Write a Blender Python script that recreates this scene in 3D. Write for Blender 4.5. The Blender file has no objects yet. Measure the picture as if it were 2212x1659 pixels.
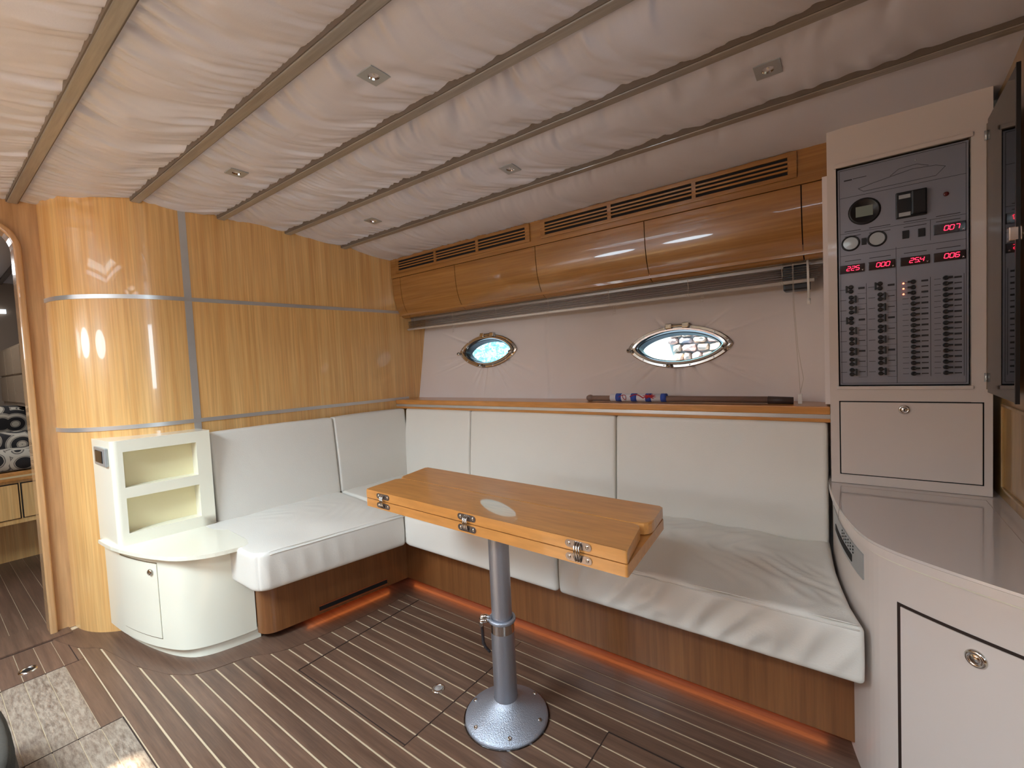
import bpy, bmesh, math, random
import numpy as np
from mathutils import Vector, Matrix
random.seed(7)
C = bpy.context.scene.collection
SC = bpy.context.scene

# ------------------------------------------------------------------ camera
def cam_axes(yaw, pitch, roll):
    cy, sy, cp, sp = math.cos(yaw), math.sin(yaw), math.cos(pitch), math.sin(pitch)
    f = Vector((-sy*cp, cy*cp, sp)); r = Vector((cy, sy, 0)); u = r.cross(f)
    cr, sr = math.cos(roll), math.sin(roll)
    return r*cr + u*sr, u*cr - r*sr, f
cd = bpy.data.cameras.new('camera'); cam = bpy.data.objects.new('camera', cd); C.objects.link(cam)
R_, U_, F_ = cam_axes(.6444, -.046, -.0475)
M = Matrix((R_, U_, -F_)).transposed().to_4x4(); M.translation = Vector((2.2065, -1.8274, 1.0455))
cam.matrix_world = M
cd.sensor_width = 36; cd.lens = 982.36/2212*36; cd.clip_start = .02
SC.camera = cam

# ------------------------------------------------------------------ world, sun, daylight, exposure
def new_mat(name):
    m = bpy.data.materials.new(name); m.use_nodes = True
    return m, m.node_tree.nodes, m.node_tree.links
w = bpy.data.worlds.new('sky'); SC.world = w; w.use_nodes = True
wn = w.node_tree.nodes; wn['Background'].inputs[0].default_value = (.62, .80, 1, 1); wn['Background'].inputs[1].default_value = 1.2

def lamp(name, kind, loc, direction, energy, color, **kw):
    d = bpy.data.lights.new(name, kind); d.energy = energy; d.color = color
    for k, v in kw.items(): setattr(d, k, v)
    o = bpy.data.objects.new(name, d); C.objects.link(o); o.location = loc
    o.rotation_euler = Vector(direction).to_track_quat('-Z', 'Y').to_euler()
    return o
SUNDIR = (.25, .40, -1)
lamp('sun', 'SUN', (0, -4, 5), SUNDIR, 22.0, (1, .90, .72), angle=math.radians(1.5))
# daylight through the deck hatch, the companionway, the aft window, the starboard ports, the fore cabin hatch
COOL = (.68, .86, 1)
lamp('hatch_daylight', 'AREA', (.53, -2.66, 1.95), (0, .0, -1), 86, COOL, shape='RECTANGLE', size=.82, size_y=.84, spread=math.radians(150))
lamp('added_overhead_fill', 'AREA', (1.95, -2.65, 1.95), (0, 0, -1), 26, COOL, shape='RECTANGLE', size=.44, size_y=.44, spread=math.radians(150))  # added lamp that brightens upward-facing surfaces; no hatch known here
lamp('companionway_daylight', 'AREA', (3.55, -2.35, 1.30), (-1, .25, -.05), 16, COOL, shape='RECTANGLE', size=.34, size_y=.7)
for k, x in enumerate((-.2, .7)):
    lamp('port_daylight', 'AREA', (x, -3.70, 1.36), (0, 1, -.06), 6.5, COOL, shape='ELLIPSE', size=.55, size_y=.24)
lamp('aft_window_daylight', 'AREA', (3.55, -.66, 1.22), (-1, 0, 0), 2.5, (.85, 1, .95), shape='RECTANGLE', size=.10, size_y=.40)
lamp('fore_hatch_daylight', 'AREA', (-1.7, -1.9, 1.74), (0, 0, -1), 5, (.92, .96, 1), shape='RECTANGLE', size=.5, size_y=.5)
SC.view_settings.view_transform = 'Standard'; SC.view_settings.look = 'None'
SC.view_settings.gamma = 1; SC.view_settings.use_curve_mapping = False
SC.view_settings.exposure = 0.15

# ------------------------------------------------------------------ materials
def lin(r, g, b):
    f = lambda c: (c/255/12.92) if c/255 <= .04045 else ((c/255+.055)/1.055)**2.4
    return (f(r), f(g), f(b), 1)
def P(name, col, rough=.5, metal=0, coat=0, noise=0, nscale=8, bump=0, bscale=60, spec=.5):
    m, n, l = new_mat(name); b = n['Principled BSDF']
    b.inputs['Base Color'].default_value = col; b.inputs['Roughness'].default_value = rough
    b.inputs['Metallic'].default_value = metal; b.inputs['Coat Weight'].default_value = coat
    b.inputs['Coat Roughness'].default_value = .04; b.inputs['Specular IOR Level'].default_value = spec
    tc = n.new('ShaderNodeTexCoord')
    if noise:
        t = n.new('ShaderNodeTexNoise'); t.inputs['Scale'].default_value = nscale; t.inputs['Detail'].default_value = 5
        l.new(tc.outputs['Object'], t.inputs['Vector'])
        mx = n.new('ShaderNodeMix'); mx.data_type = 'RGBA'
        mx.inputs[6].default_value = tuple(c*(1-noise) for c in col[:3])+(1,)
        mx.inputs[7].default_value = tuple(min(1, c*(1+noise)) for c in col[:3])+(1,)
        l.new(t.outputs['Fac'], mx.inputs[0]); l.new(mx.outputs[2], b.inputs['Base Color'])
    if bump:
        t2 = n.new('ShaderNodeTexNoise'); t2.inputs['Scale'].default_value = bscale; t2.inputs['Detail'].default_value = 4
        l.new(tc.outputs['Object'], t2.inputs['Vector'])
        bp = n.new('ShaderNodeBump'); bp.inputs['Strength'].default_value = bump; bp.inputs['Distance'].default_value = .002
        l.new(t2.outputs['Fac'], bp.inputs['Height']); l.new(bp.outputs[0], b.inputs['Normal'])
    return m
def wood(name, dark, light, scl, rough=.25, coat=.6, rand=0, bump=.05, fine=(1, 1, 1), contrast=(.3, .7)):
    """streaky veneer: noise squeezed along the two axes across the grain"""
    m, n, l = new_mat(name); b = n['Principled BSDF']
    b.inputs['Roughness'].default_value = rough; b.inputs['Coat Weight'].default_value = coat; b.inputs['Coat Roughness'].default_value = .03
    tc = n.new('ShaderNodeTexCoord'); mp = n.new('ShaderNodeMapping'); mp.inputs['Scale'].default_value = scl
    l.new(tc.outputs['Object'], mp.inputs['Vector'])
    t = n.new('ShaderNodeTexNoise'); t.inputs['Scale'].default_value = 1; t.inputs['Detail'].default_value = 6; t.inputs['Roughness'].default_value = .65
    l.new(mp.outputs[0], t.inputs['Vector'])
    if rand:
        oi = n.new('ShaderNodeObjectInfo'); ad = n.new('ShaderNodeVectorMath'); ad.operation = 'ADD'
        sc = n.new('ShaderNodeMath'); sc.operation = 'MULTIPLY'; sc.inputs[1].default_value = 50
        l.new(oi.outputs['Random'], sc.inputs[0]); l.new(mp.outputs[0], ad.inputs[0]); l.new(sc.outputs[0], ad.inputs[1]); l.new(ad.outputs[0], t.inputs['Vector'])
    r = n.new('ShaderNodeMapRange'); r.inputs[1].default_value = contrast[0]; r.inputs[2].default_value = contrast[1]
    l.new(t.outputs['Fac'], r.inputs[0])
    mx = n.new('ShaderNodeMix'); mx.data_type = 'RGBA'; mx.inputs[6].default_value = dark; mx.inputs[7].default_value = light
    l.new(r.outputs[0], mx.inputs[0])
    mp2 = n.new('ShaderNodeMapping'); mp2.inputs['Scale'].default_value = tuple(s*4.5 for s in scl); l.new(tc.outputs['Object'], mp2.inputs['Vector'])
    t2 = n.new('ShaderNodeTexNoise'); t2.inputs['Scale'].default_value = 1; t2.inputs['Detail'].default_value = 3
    l.new(mp2.outputs[0], t2.inputs['Vector'])
    r2 = n.new('ShaderNodeMapRange'); r2.inputs[1].default_value = .3; r2.inputs[2].default_value = .7; r2.inputs[3].default_value = .86; r2.inputs[4].default_value = 1.08
    l.new(t2.outputs['Fac'], r2.inputs[0])
    ml = n.new('ShaderNodeVectorMath'); ml.operation = 'SCALE'; l.new(mx.outputs[2], ml.inputs[0]); l.new(r2.outputs[0], ml.inputs['Scale'])
    out = ml.outputs[0]
    if rand:
        mr = n.new('ShaderNodeMapRange'); mr.inputs[3].default_value = 1-rand; mr.inputs[4].default_value = 1+rand
        l.new(oi.outputs['Random'], mr.inputs[0])
        m3 = n.new('ShaderNodeVectorMath'); m3.operation = 'SCALE'; l.new(out, m3.inputs[0]); l.new(mr.outputs[0], m3.inputs['Scale']); out = m3.outputs[0]
    l.new(out, b.inputs['Base Color'])
    if bump:
        bp = n.new('ShaderNodeBump'); bp.inputs['Strength'].default_value = bump; bp.inputs['Distance'].default_value = .001
        l.new(t2.outputs['Fac'], bp.inputs['Height']); l.new(bp.outputs[0], b.inputs['Normal'])
    return m
def emit(name, col, s):
    m, n, l = new_mat(name); b = n['Principled BSDF']; b.inputs['Base Color'].default_value = col
    b.inputs['Emission Color'].default_value = col; b.inputs['Emission Strength'].default_value = s
    return m
W_VERT = wood('varnished_veneer_upright', lin(212, 156, 92), lin(234, 188, 124), (34, 34, .8), rough=.25, coat=.55)
W_HOR = wood('varnished_veneer_lengthwise', lin(146, 98, 48), lin(174, 122, 66), (1.0, 26, 30), rough=.24, coat=.7)
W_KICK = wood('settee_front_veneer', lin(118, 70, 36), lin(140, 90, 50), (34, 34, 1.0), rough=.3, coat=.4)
W_TABLE = wood('table_wood', lin(194, 129, 64), lin(208, 143, 76), (2.5, 16, 16), rough=.30, coat=.45)
W_FRAME = wood('door_frame_wood', lin(180, 132, 88), lin(208, 164, 116), (20, 20, 1.2), rough=.25, coat=.6)
W_TEAK = wood('teak_plank', lin(78, 55, 43), lin(118, 88, 70), (3.0, 60, 20), rough=.40, coat=.12, rand=.10, bump=.35, contrast=(.25, .75))
W_SIDE = wood('side_panel_wood', lin(150, 114, 66), lin(176, 138, 84), (14, 14, 1.5), rough=.3, coat=.4)
GEL = P('cream_gelcoat', lin(238, 232, 212), .25, coat=.5)
GEL2 = P('console_paint', lin(216, 202, 192), .3, coat=.35)
NICHE = P('cream_niche_back', lin(236, 224, 180), .3, coat=.4)
TOP = P('counter_surface', lin(214, 203, 196), .14, coat=.8)
LEATHER = P('cream_leather', lin(226, 219, 208), .42, noise=.03, nscale=6, bump=.25, bscale=260)
FABRIC = P('ceiling_leather', lin(211, 206, 211), .33, noise=.02, nscale=5, bump=.08, bscale=300)
LINER = P('hull_liner_fabric', lin(228, 216, 210), .8, noise=.05, nscale=4, bump=.15, bscale=300)
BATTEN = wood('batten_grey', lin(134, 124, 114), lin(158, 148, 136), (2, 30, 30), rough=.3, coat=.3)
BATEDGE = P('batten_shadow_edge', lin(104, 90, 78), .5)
STEEL = P('polished_steel', lin(205, 200, 194), .12, metal=1)
BRUSHED = P('brushed_metal_strip', lin(206, 206, 204), .32, metal=.7, noise=.06, nscale=20)
ALU = P('satin_aluminium', lin(170, 172, 180), .38, metal=.85, bump=.3, bscale=500)
ALUCAST = P('cast_aluminium', lin(176, 180, 190), .42, metal=.75, bump=.8, bscale=330)
BLACK = P('black_plastic', lin(18, 18, 20), .35)
DARK = P('dark_gap', lin(20, 13, 10), .8)
SHADOWGAP = P('dark_brown_gap', lin(44, 26, 16), .8)
GREYPANEL = P('grey_metal_faceplate', lin(146, 148, 158), .34, metal=.35, noise=.05, nscale=6)
PRINT = P('black_print', lin(48, 46, 48), .6)
W_WORN_SHEEN = wood('worn_teak_sheen', lin(108, 88, 74), lin(160, 142, 124), (26, 120, 20), rough=.38, coat=.15, rand=.05, bump=.6, contrast=(.34, .62))  # bleached worn grain, lightened further to paint the walkway's sheen into the colour
CAULK = P('pale_caulk', lin(196, 172, 140), .6)
BAGM = P('black_cloth', lin(16, 18, 20), .7, bump=.3, bscale=200)
REDLED = emit('red_digit_glow', (1, .02, .06, 1), 5)
REDLED2 = emit('red_indicator_glow', (1, .16, .08, 1), 6)
METERBOX = P('dark_red_display', lin(26, 6, 12), .15, coat=.5)
ORANGE = emit('orange_strip_light', (1, .24, .05, 1), 7.5)
WHITEP = P('white_plastic', lin(225, 220, 212), .4)
BLIND = P('grey_blind_metal', lin(176, 168, 160), .32, metal=.45)
CORD = P('pale_cord', lin(205, 192, 178), .7)
STAFF = P('weathered_staff_wood', lin(140, 112, 98), .55, noise=.1, nscale=14)
FERR = P('dark_ferrule', lin(70, 56, 52), .5)
FWHITE = P('flag_white', lin(220, 215, 218), .8); FBLUE = P('flag_blue', lin(60, 84, 170), .8); FRED = P('flag_red', lin(176, 42, 48), .8)
LCD = P('lcd_grey', lin(130, 140, 130), .2, coat=.5)
PALEM = P('pale_meter_face', lin(176, 182, 184), .15, coat=1)
SATINGREY = P('satin_grey_plate', lin(178, 180, 180), .35, metal=.5)
def glassy(name, tint, gl=.10):
    m, n, l = new_mat(name); n.remove(n['Principled BSDF'])
    t = n.new('ShaderNodeBsdfTransparent'); t.inputs[0].default_value = tint
    g = n.new('ShaderNodeBsdfGlossy'); g.inputs['Roughness'].default_value = .03
    fr = n.new('ShaderNodeFresnel'); fr.inputs[0].default_value = 1.45; mx = n.new('ShaderNodeMixShader')
    l.new(fr.outputs[0], mx.inputs[0]); l.new(t.outputs[0], mx.inputs[1]); l.new(g.outputs[0], mx.inputs[2])
    l.new(mx.outputs[0], n['Material Output'].inputs[0]); return m
GLASS = glassy('port_glass', (.82, .93, .97, 1)); ACRYL = glassy('smoked_acrylic', (.30, .22, .18, 1)); CLEARP = glassy('clear_plastic', (.8, .78, .76, 1))

# ------------------------------------------------------------------ mesh helpers
def link(name, me, mat, parent=None, smooth=False):
    if mat is not None and len(me.materials) == 0: me.materials.append(mat)
    if smooth: me.polygons.foreach_set('use_smooth', [True]*len(me.polygons))
    o = bpy.data.objects.new(name, me); C.objects.link(o)
    if parent is not None:
        p = Vector(parent.get('_base', (0, 0, 0)))
        me.transform(Matrix.Translation(-p)); o.parent = parent
        o['_base'] = parent.get('_base', (0., 0., 0.))
    else: o['_base'] = (0., 0., 0.)
    return o
def mobj(name, vs, fs, mat, parent=None, smooth=False):
    me = bpy.data.meshes.new(name); me.from_pydata([tuple(v) for v in vs], [], [tuple(f) for f in fs]); me.update()
    return link(name, me, mat, parent, smooth)
def bobj(name, bm, mat, parent=None, smooth=False):
    me = bpy.data.meshes.new(name); bmesh.ops.recalc_face_normals(bm, faces=bm.faces[:]); bm.to_mesh(me); bm.free()
    return link(name, me, mat, parent, smooth)
def thing(name, label, cat, loc, group=None):
    o = bpy.data.objects.new(name, None); C.objects.link(o); o.location = loc; o['_base'] = tuple(float(v) for v in loc)
    o['label'] = label; o['category'] = cat; o.empty_display_size = .05
    if group: o['group'] = group
    return o
def tag(o, label, cat, group=None):
    o['label'] = label; o['category'] = cat
    if group: o['group'] = group
    return o
def struct(o): o['kind'] = 'structure'; return o
def setempty(name, loc=(0, 0, 0)):
    o = bpy.data.objects.new(name, None); C.objects.link(o); o.location = loc; o['_base'] = tuple(float(v) for v in loc); o['kind'] = 'structure'; return o
def add_box(bm, x0, x1, y0, y1, z0, z1, bev=0):
    r = bmesh.ops.create_cube(bm, size=1)
    vs = r['verts']
    for v in vs: v.co = Vector(((x0+x1)/2+v.co.x*(x1-x0), (y0+y1)/2+v.co.y*(y1-y0), (z0+z1)/2+v.co.z*(z1-z0)))
    if bev:
        es = set(e for v in vs for e in v.link_edges)
        bmesh.ops.bevel(bm, geom=list(es), offset=bev, segments=2, affect='EDGES', profile=.6)
def box(name, x0, x1, y0, y1, z0, z1, mat, parent=None, bev=0):
    bm = bmesh.new(); add_box(bm, x0, x1, y0, y1, z0, z1, bev); return bobj(name, bm, mat, parent)
def add_prism(bm, poly, z0, z1, bev=0, seg=2):
    vb = [bm.verts.new((p[0], p[1], z0)) for p in poly]; vt = [bm.verts.new((p[0], p[1], z1)) for p in poly]
    n = len(poly); bm.faces.new(vb[::-1]); ft = bm.faces.new(vt)
    for i in range(n): bm.faces.new((vb[i], vb[(i+1) % n], vt[(i+1) % n], vt[i]))
    if bev: bmesh.ops.bevel(bm, geom=list(ft.edges), offset=bev, segments=seg, affect='EDGES', profile=.6)
def prism(name, poly, z0, z1, mat, parent=None, bev=0, seg=2, smooth=False):
    bm = bmesh.new(); add_prism(bm, poly, z0, z1, bev, seg); return bobj(name, bm, mat, parent, smooth)
def add_tube(bm, pts, r, seg=8, caps=True):
    rings = []; n = len(pts); pts = [Vector(p) for p in pts]
    up = Vector((0, 0, 1))
    for i, p in enumerate(pts):
        d = (pts[min(i+1, n-1)]-pts[max(i-1, 0)]).normalized()
        a = d.cross(up)
        if a.length < .05: a = d.cross(Vector((1, 0, 0)))
        a.normalize(); b = d.cross(a); rr = r[i] if isinstance(r, (list, tuple)) else r
        rings.append([bm.verts.new(p+(a*math.cos(t)+b*math.sin(t))*rr) for t in [2*math.pi*k/seg for k in range(seg)]])
    for i in range(n-1):
        for k in range(seg): bm.faces.new((rings[i][k], rings[i][(k+1) % seg], rings[i+1][(k+1) % seg], rings[i+1][k]))
    if caps: bm.faces.new(rings[0][::-1]); bm.faces.new(rings[-1])
def tube(name, pts, r, mat, parent=None, seg=8, smooth=True):
    bm = bmesh.new(); add_tube(bm, pts, r, seg); return bobj(name, bm, mat, parent, smooth)
def add_lathe(bm, prof, o, ax=(0, 0, 1), seg=24):
    """prof: (radius, height) along ax from point o"""
    ax = Vector(ax).normalized(); a = ax.cross(Vector((0, 0, 1)))
    if a.length < .05: a = Vector((1, 0, 0))
    a.normalize(); b = ax.cross(a); o = Vector(o); rings = []
    for r, h in prof:
        if r < 1e-6: rings.append([bm.verts.new(o+ax*h)])
        else: rings.append([bm.verts.new(o+ax*h+(a*math.cos(t)+b*math.sin(t))*r) for t in [2*math.pi*k/seg for k in range(seg)]])
    for i in range(len(rings)-1):
        A, B = rings[i], rings[i+1]
        for k in range(seg):
            k2 = (k+1) % seg
            if len(A) == 1 and len(B) == 1: continue
            if len(A) == 1: bm.faces.new((A[0], B[k], B[k2]))
            elif len(B) == 1: bm.faces.new((A[k], A[k2], B[0]))
            else: bm.faces.new((A[k], A[k2], B[k2], B[k]))
def lathe(name, prof, o, mat, parent=None, ax=(0, 0, 1), seg=24, smooth=True):
    bm = bmesh.new(); add_lathe(bm, prof, o, ax, seg); return bobj(name, bm, mat, parent, smooth)
def grid_faces(nx, ny):
    i = np.arange((nx-1)*(ny-1)); x = i // (ny-1); y = i % (ny-1); a = x*ny+y
    return np.stack([a, a+ny, a+ny+1, a+1], 1)
def npmesh(name, V, F, mat, parent=None, smooth=True):
    me = bpy.data.meshes.new(name); V = np.asarray(V, float).reshape(-1, 3)
    if parent is not None: pass
    F = np.asarray(F); k = F.shape[1]
    me.vertices.add(len(V)); me.vertices.foreach_set('co', V.ravel())
    me.loops.add(F.size); me.loops.foreach_set('vertex_index', F.ravel().astype(np.int32))
    me.polygons.add(len(F)); me.polygons.foreach_set('loop_start', (np.arange(len(F))*k).astype(np.int32))
    me.update(calc_edges=True); me.validate()
    return link(name, me, mat, parent, smooth)
def resample(pts, n):
    P_ = np.array(pts, float); d = np.r_[0, np.cumsum(np.linalg.norm(np.diff(P_, axis=0), axis=1))]
    s = np.linspace(0, d[-1], n); return np.stack([np.interp(s, d, P_[:, k]) for k in range(P_.shape[1])], 1)
def smooth_path(pts, it=3):
    p = np.array(pts, float)
    for _ in range(it):   # Chaikin corner cutting, ends kept
        q = np.empty((2*(len(p)-1), p.shape[1])); q[0::2] = .75*p[:-1]+.25*p[1:]; q[1::2] = .25*p[:-1]+.75*p[1:]
        p = np.vstack([p[:1], q, p[-1:]])
    return p
def offset_path(p, d):
    p = np.array(p, float); t = np.gradient(p, axis=0); t /= np.linalg.norm(t, axis=1)[:, None]
    return p+np.stack([t[:, 1], -t[:, 0]], 1)*d
def path_slab(name, path, off0, off1, z0, z1, mat, parent=None, smooth=True):
    a, b = offset_path(path, off0), offset_path(path, off1); n = len(a)
    V = [(*p, z) for z in (z0, z1) for p in a]+[(*p, z) for z in (z0, z1) for p in b]
    F = []
    for i in range(n-1):
        F += [(i, i+1, n+i+1, n+i), (2*n+i+1, 2*n+i, 3*n+i, 3*n+i+1), (n+i, n+i+1, 3*n+i+1, 3*n+i), (i+1, i, 2*n+i, 2*n+i+1)]
    F += [(0, n, 3*n, 2*n), (n-1, 3*n-1, 4*n-1, 2*n-1)]
    o = mobj(name, V, F, mat, parent)
    if smooth: o.data.shade_auto_smooth = None if False else None
    return o
def autosmooth(o, ang=35):
    me = o.data; bm = bmesh.new(); bm.from_mesh(me)
    for f in bm.faces: f.smooth = True
    for e in bm.edges:
        if len(e.link_faces) == 2 and e.calc_face_angle(0) > math.radians(ang): e.smooth = False
    bm.to_mesh(me); bm.free(); return o
def _path_slab(name, path, off0, off1, z0, z1, mat, parent=None):
    a, b = offset_path(path, off0), offset_path(path, off1); n = len(a)
    V = [(p[0], p[1], z) for z in (z0, z1) for p in a]+[(p[0], p[1], z) for z in (z0, z1) for p in b]
    F = []
    for i in range(n-1):
        F += [(i, i+1, n+i+1, n+i), (2*n+i+1, 2*n+i, 3*n+i, 3*n+i+1), (n+i, n+i+1, 3*n+i+1, 3*n+i), (i+1, i, 2*n+i, 2*n+i+1)]
    F += [(0, n, 3*n, 2*n), (n-1, 3*n-1, 4*n-1, 2*n-1)]
    me = bpy.data.meshes.new(name); me.from_pydata(V, [], F); me.update()
    bm = bmesh.new(); bm.from_mesh(me); bmesh.ops.recalc_face_normals(bm, faces=bm.faces[:]); bm.to_mesh(me); bm.free()
    return autosmooth(link(name, me, mat, parent))
path_slab = _path_slab
def waves(X, Y, kx, ky, n, seed):
    """smooth random field, roughly -1..1, with wavenumber ranges kx and ky"""
    r = np.random.RandomState(seed); s = np.zeros_like(X)
    for _ in range(n):
        s += np.sin(X*r.uniform(*kx)+Y*r.uniform(*ky)*r.choice([-1, 1])+r.uniform(0, 6.28))
    return s/math.sqrt(n)

# ================================================================== STRUCTURE
def ceil_z(y): return np.interp(y, [-4, -1.85, -1.2, -.89, -.59, -.285, 0.0, .30], [1.80, 1.803, 1.803, 1.796, 1.782, 1.757, 1.722, 1.685])
def wx(y): return -.0797+.0796*y            # x of the fore bulkhead at y

# ---- floor: base with planks as its parts
floor = struct(box('floor', -3.0, 3.7, -3.75, .4, -.06, -.0025, CAULK))
mar_x = [(-.441, -1.535), (-.251, -1.482), (-.179, -1.431), (.096, -1.386), (.245, -1.338), (.334, -1.287), (.362, -1.233), (.379, -1.18),
         (.394, -1.127), (.443, -1.079), (.478, -1.026), (.493, -.974), (.506, -.922), (.515, -.867), (.521, -.815), (.527, -.763), (.534, -.712), (.536, -.659), (.546, -.61), (.546, -.555), (.546, -.503)]
my = [p[1] for p in mar_x]; mx_ = [p[0] for p in mar_x]
def plank(poly, h=0.0, m=None):
    bm = bmesh.new(); add_prism(bm, poly, -.004, h); return bobj('plank', bm, m or W_TEAK, floor)
SEAM = .0030
ys = [-.503-.0517*k for k in range(20)]
for k in range(19):
    y1, y0 = ys[k]-SEAM, ys[k+1]+SEAM
    xa1, xa0 = np.interp(y1, my, mx_), np.interp(y0, my, mx_)
    cuts = []
    if k <= 10: cuts += [.632, 1.20]
    if k >= 4: cuts += [1.648]
    if k < 4: cuts += []
    xs = [None]+cuts+[2.75]; G = .0012
    for a, b in zip(xs[:-1], xs[1:]):
        la1, la0 = (xa1, xa0) if a is None else (a+G, a+G)
        plank([(la0, y0), (b-G, y0), (b-G, y1), (la1, y1)])
# centre walkway planks
ysw = [-1.4856, -1.540, -1.590, -1.645, -1.700, -1.755, -1.81, -1.87, -1.93, -2.0, -2.1, -2.2, -2.35, -2.5, -2.75, -3.0, -3.3, -3.7]
for k in range(len(ysw)-1):
    y1, y0 = ysw[k]-.0012, ysw[k+1]+.0012
    for a, b in zip([-.43, -.15, .37, 1.3], [-.15, .37, 1.3, 2.75]):
        plank([(a+.0015, y0), (b-.0015, y0), (b-.0015, y1), (a+.0015, y1)], 0.0, W_WORN_SHEEN if (a > -.2 and y1 < -1.50 and b < 1.0) or (a > .3 and b < 1.4) else None)
# planks of the fore cabin and the threshold
for k in range(9):
    y1 = -1.36-.055*k; plank([(-2.6, y1-.0528), (-.632, y1-.0528), (-.632, y1), (-2.6, y1)])
plank([(-.628, -2.4), (-.434, -2.4), (-.434, -1.475), (-.628, -1.475)], .006)
# margin boards following the furniture
mb = offset_path(mar_x, 0); outer = [(-.47, -1.43), (-.33, -1.38), (-.2, -1.31), (.05, -1.26), (.2, -1.24), (.27, -1.16), (.30, -1.05), (.28, -1.0), (.30, -.8), (.32, -.503)]
bm = bmesh.new()
no = resample(outer, 40); ni = resample(mar_x, 40)
for z in (0.0008,):
    vo = [bm.verts.new((p[0], p[1], z)) for p in no]; vi = [bm.verts.new((p[0]-.002, p[1], z)) for p in ni]
    vib = [bm.verts.new((p[0]-.002, p[1], -.004)) for p in ni]
    for i in range(39): bm.faces.new((vo[i], vi[i], vi[i+1], vo[i+1])); bm.faces.new((vi[i], vib[i], vib[i+1], vi[i+1]))
bobj('margin_board', bm, W_TEAK, floor)
box('margin_board', .22, 2.32, -.5015, -.28, -.004, .0008, W_TEAK, floor)
# dark joints of the lift-out floor hatches
for a in [(.628, .6316, -1.062, -.505), (1.1985, 1.2015, -1.062, -.60), (.63, 1.2, -1.063, -1.060), (1.6465, 1.6495, -1.49, -.710), (1.647, 2.6, -.7115, -.7085),
          (-.1515, -.1485, -1.95, -1.502), (-.43, -.15, -1.504, -1.501), (.3685, .3715, -1.95, -1.49), (.37, 1.6, -1.4895, -1.4865), (-.434, -.431, -1.95, -1.50)]:
    box('hatch_joint', *a, -.002, .0006, SHADOWGAP, floor)

# ---- fore bulkhead: flat wall, rounded corner, doorway
curve = [(wx(.32), .32), (wx(-.2), -.2), (wx(-.6), -.6), (wx(-1.03), -1.03), (-.161, -1.10), (-.168, -1.17), (-.192, -1.24), (-.230, -1.31), (-.285, -1.375), (-.35, -1.42), (-.43, -1.448), (-.52, -1.455)]
cpath = resample(smooth_path(curve, 2), 90)
wl = path_slab('wall_left', cpath, 0, .03, 0, 1.84, W_VERT); struct(wl)
def sub_path(y_from, y_to):
    return np.array([p for p in cpath if y_to <= p[1] <= y_from])
# path runs toward -y, so a negative offset is the room side
def strip(path, z0, z1): path_slab('metal_strip', path, -.0035, .002, z0, z1, BRUSHED, wl)
for z in (1.397, .855): strip(cpath[(cpath[:, 1] < .1)], z-.0085, z+.0085)
strip(np.array([(wx(-1.034), -1.034), (wx(-1.06), -1.062)]), .80, 1.805)
# bulkhead around the doorway (opening from y -1.52 to -2.15, rounded top)
def arch(y0, y1, z0, z1, r, n=7):
    pts = [(y0, z0)]
    for k in range(n+1):
        a = math.pi/2*k/n; pts.append((y0-r+r*math.cos(a), z1-r+r*math.sin(a)))
    for k in range(n+1):
        a = math.pi/2+math.pi/2*k/n; pts.append((y1+r+r*math.cos(a), z1-r+r*math.sin(a)))
    pts.append((y1, z0)); return pts
def ring_wall(name, xf, xb, inner, outer, mat, parent=None):
    n = len(inner); V = []; F = []
    for x in (xf, xb):
        V += [(x, p[0], p[1]) for p in inner]+[(x, p[0], p[1]) for p in outer]
    for i in range(n-1):
        F += [(i, i+1, n+i+1, n+i), (2*n+i+1, 2*n+i, 3*n+i, 3*n+i+1), (i+1, i, 2*n+i, 2*n+i+1), (n+i, n+i+1, 3*n+i+1, 3*n+i)]
    F += [(0, n, 3*n, 2*n), (n-1, 3*n-1, 4*n-1, 2*n-1)]
    return mobj(name, V, F, mat, parent)
inn = arch(-1.525, -2.2, 0, 1.70, .10)
out_ = [(-1.44, 0)]+[(-1.44, 1.70)]+[(-1.44, 1.84)]*7+[(-2.3, 1.84)]*7+[(-2.3, 1.7)]+[(-2.3, 0)]
door = setempty('door_1', (-.5, -1.86, 0))
ring_wall('door_bulkhead', -.50, -.56, inn, out_, W_FRAME, door)
box('door_bulkhead_side', -.56, -.50, -3.7, -2.3, 0, 1.84, W_FRAME, door)
mo = arch(-1.508, -2.217, 0, 1.717, .115)
o = ring_wall('door_moulding', -.482, -.575, arch(-1.532, -2.193, 0, 1.693, .093), mo, W_FRAME, door)
bv = o.modifiers.new('b', 'BEVEL'); bv.width = .007; bv.segments = 3

# ---- hull liner with two port openings (hull leans outward going up)
TILT = math.atan2(.080, .455)
def liner_y(z): return .178+(z-.845)*math.tan(TILT)
PORTS = [(.497, 1.122, .196, .088, 'w'), (1.590, 1.083, .205, .085, 'e')]
nx, nz = 420, 130
xs = np.linspace(-.085, 2.155, nx); zs = np.linspace(.70, 1.46, nz)
X, Z = np.meshgrid(xs, zs, indexing='ij')
Yl = liner_y(Z)
D = np.zeros_like(X)
D += .0035*waves(X, Z, (6, 22), (1, 5), 8, 3)
for cx, cz, a, b, _ in PORTS:
    ax_, az_ = (X-cx), (Z-cz); rr = np.sqrt((ax_/a)**2+(az_/b)**2); th = np.arctan2(az_/b, ax_/a)
    rnd = np.random.RandomState(int(cx*100)); cre = np.zeros_like(X)
    for _ in range(15):
        t0 = rnd.uniform(-math.pi, math.pi) if rnd.rand() < .35 else rnd.uniform(-2.6, -.5)
        dd = np.angle(np.exp(1j*(th-t0))); wdt = .028; ln = rnd.uniform(.9, 2.2)
        cre -= np.exp(-(dd*rr/wdt/1.6)**2)*np.clip(1-(rr-1)/ln, 0, 1)*rnd.uniform(.4, 1)*(rr > .9)
    D -= .013*cre
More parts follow.
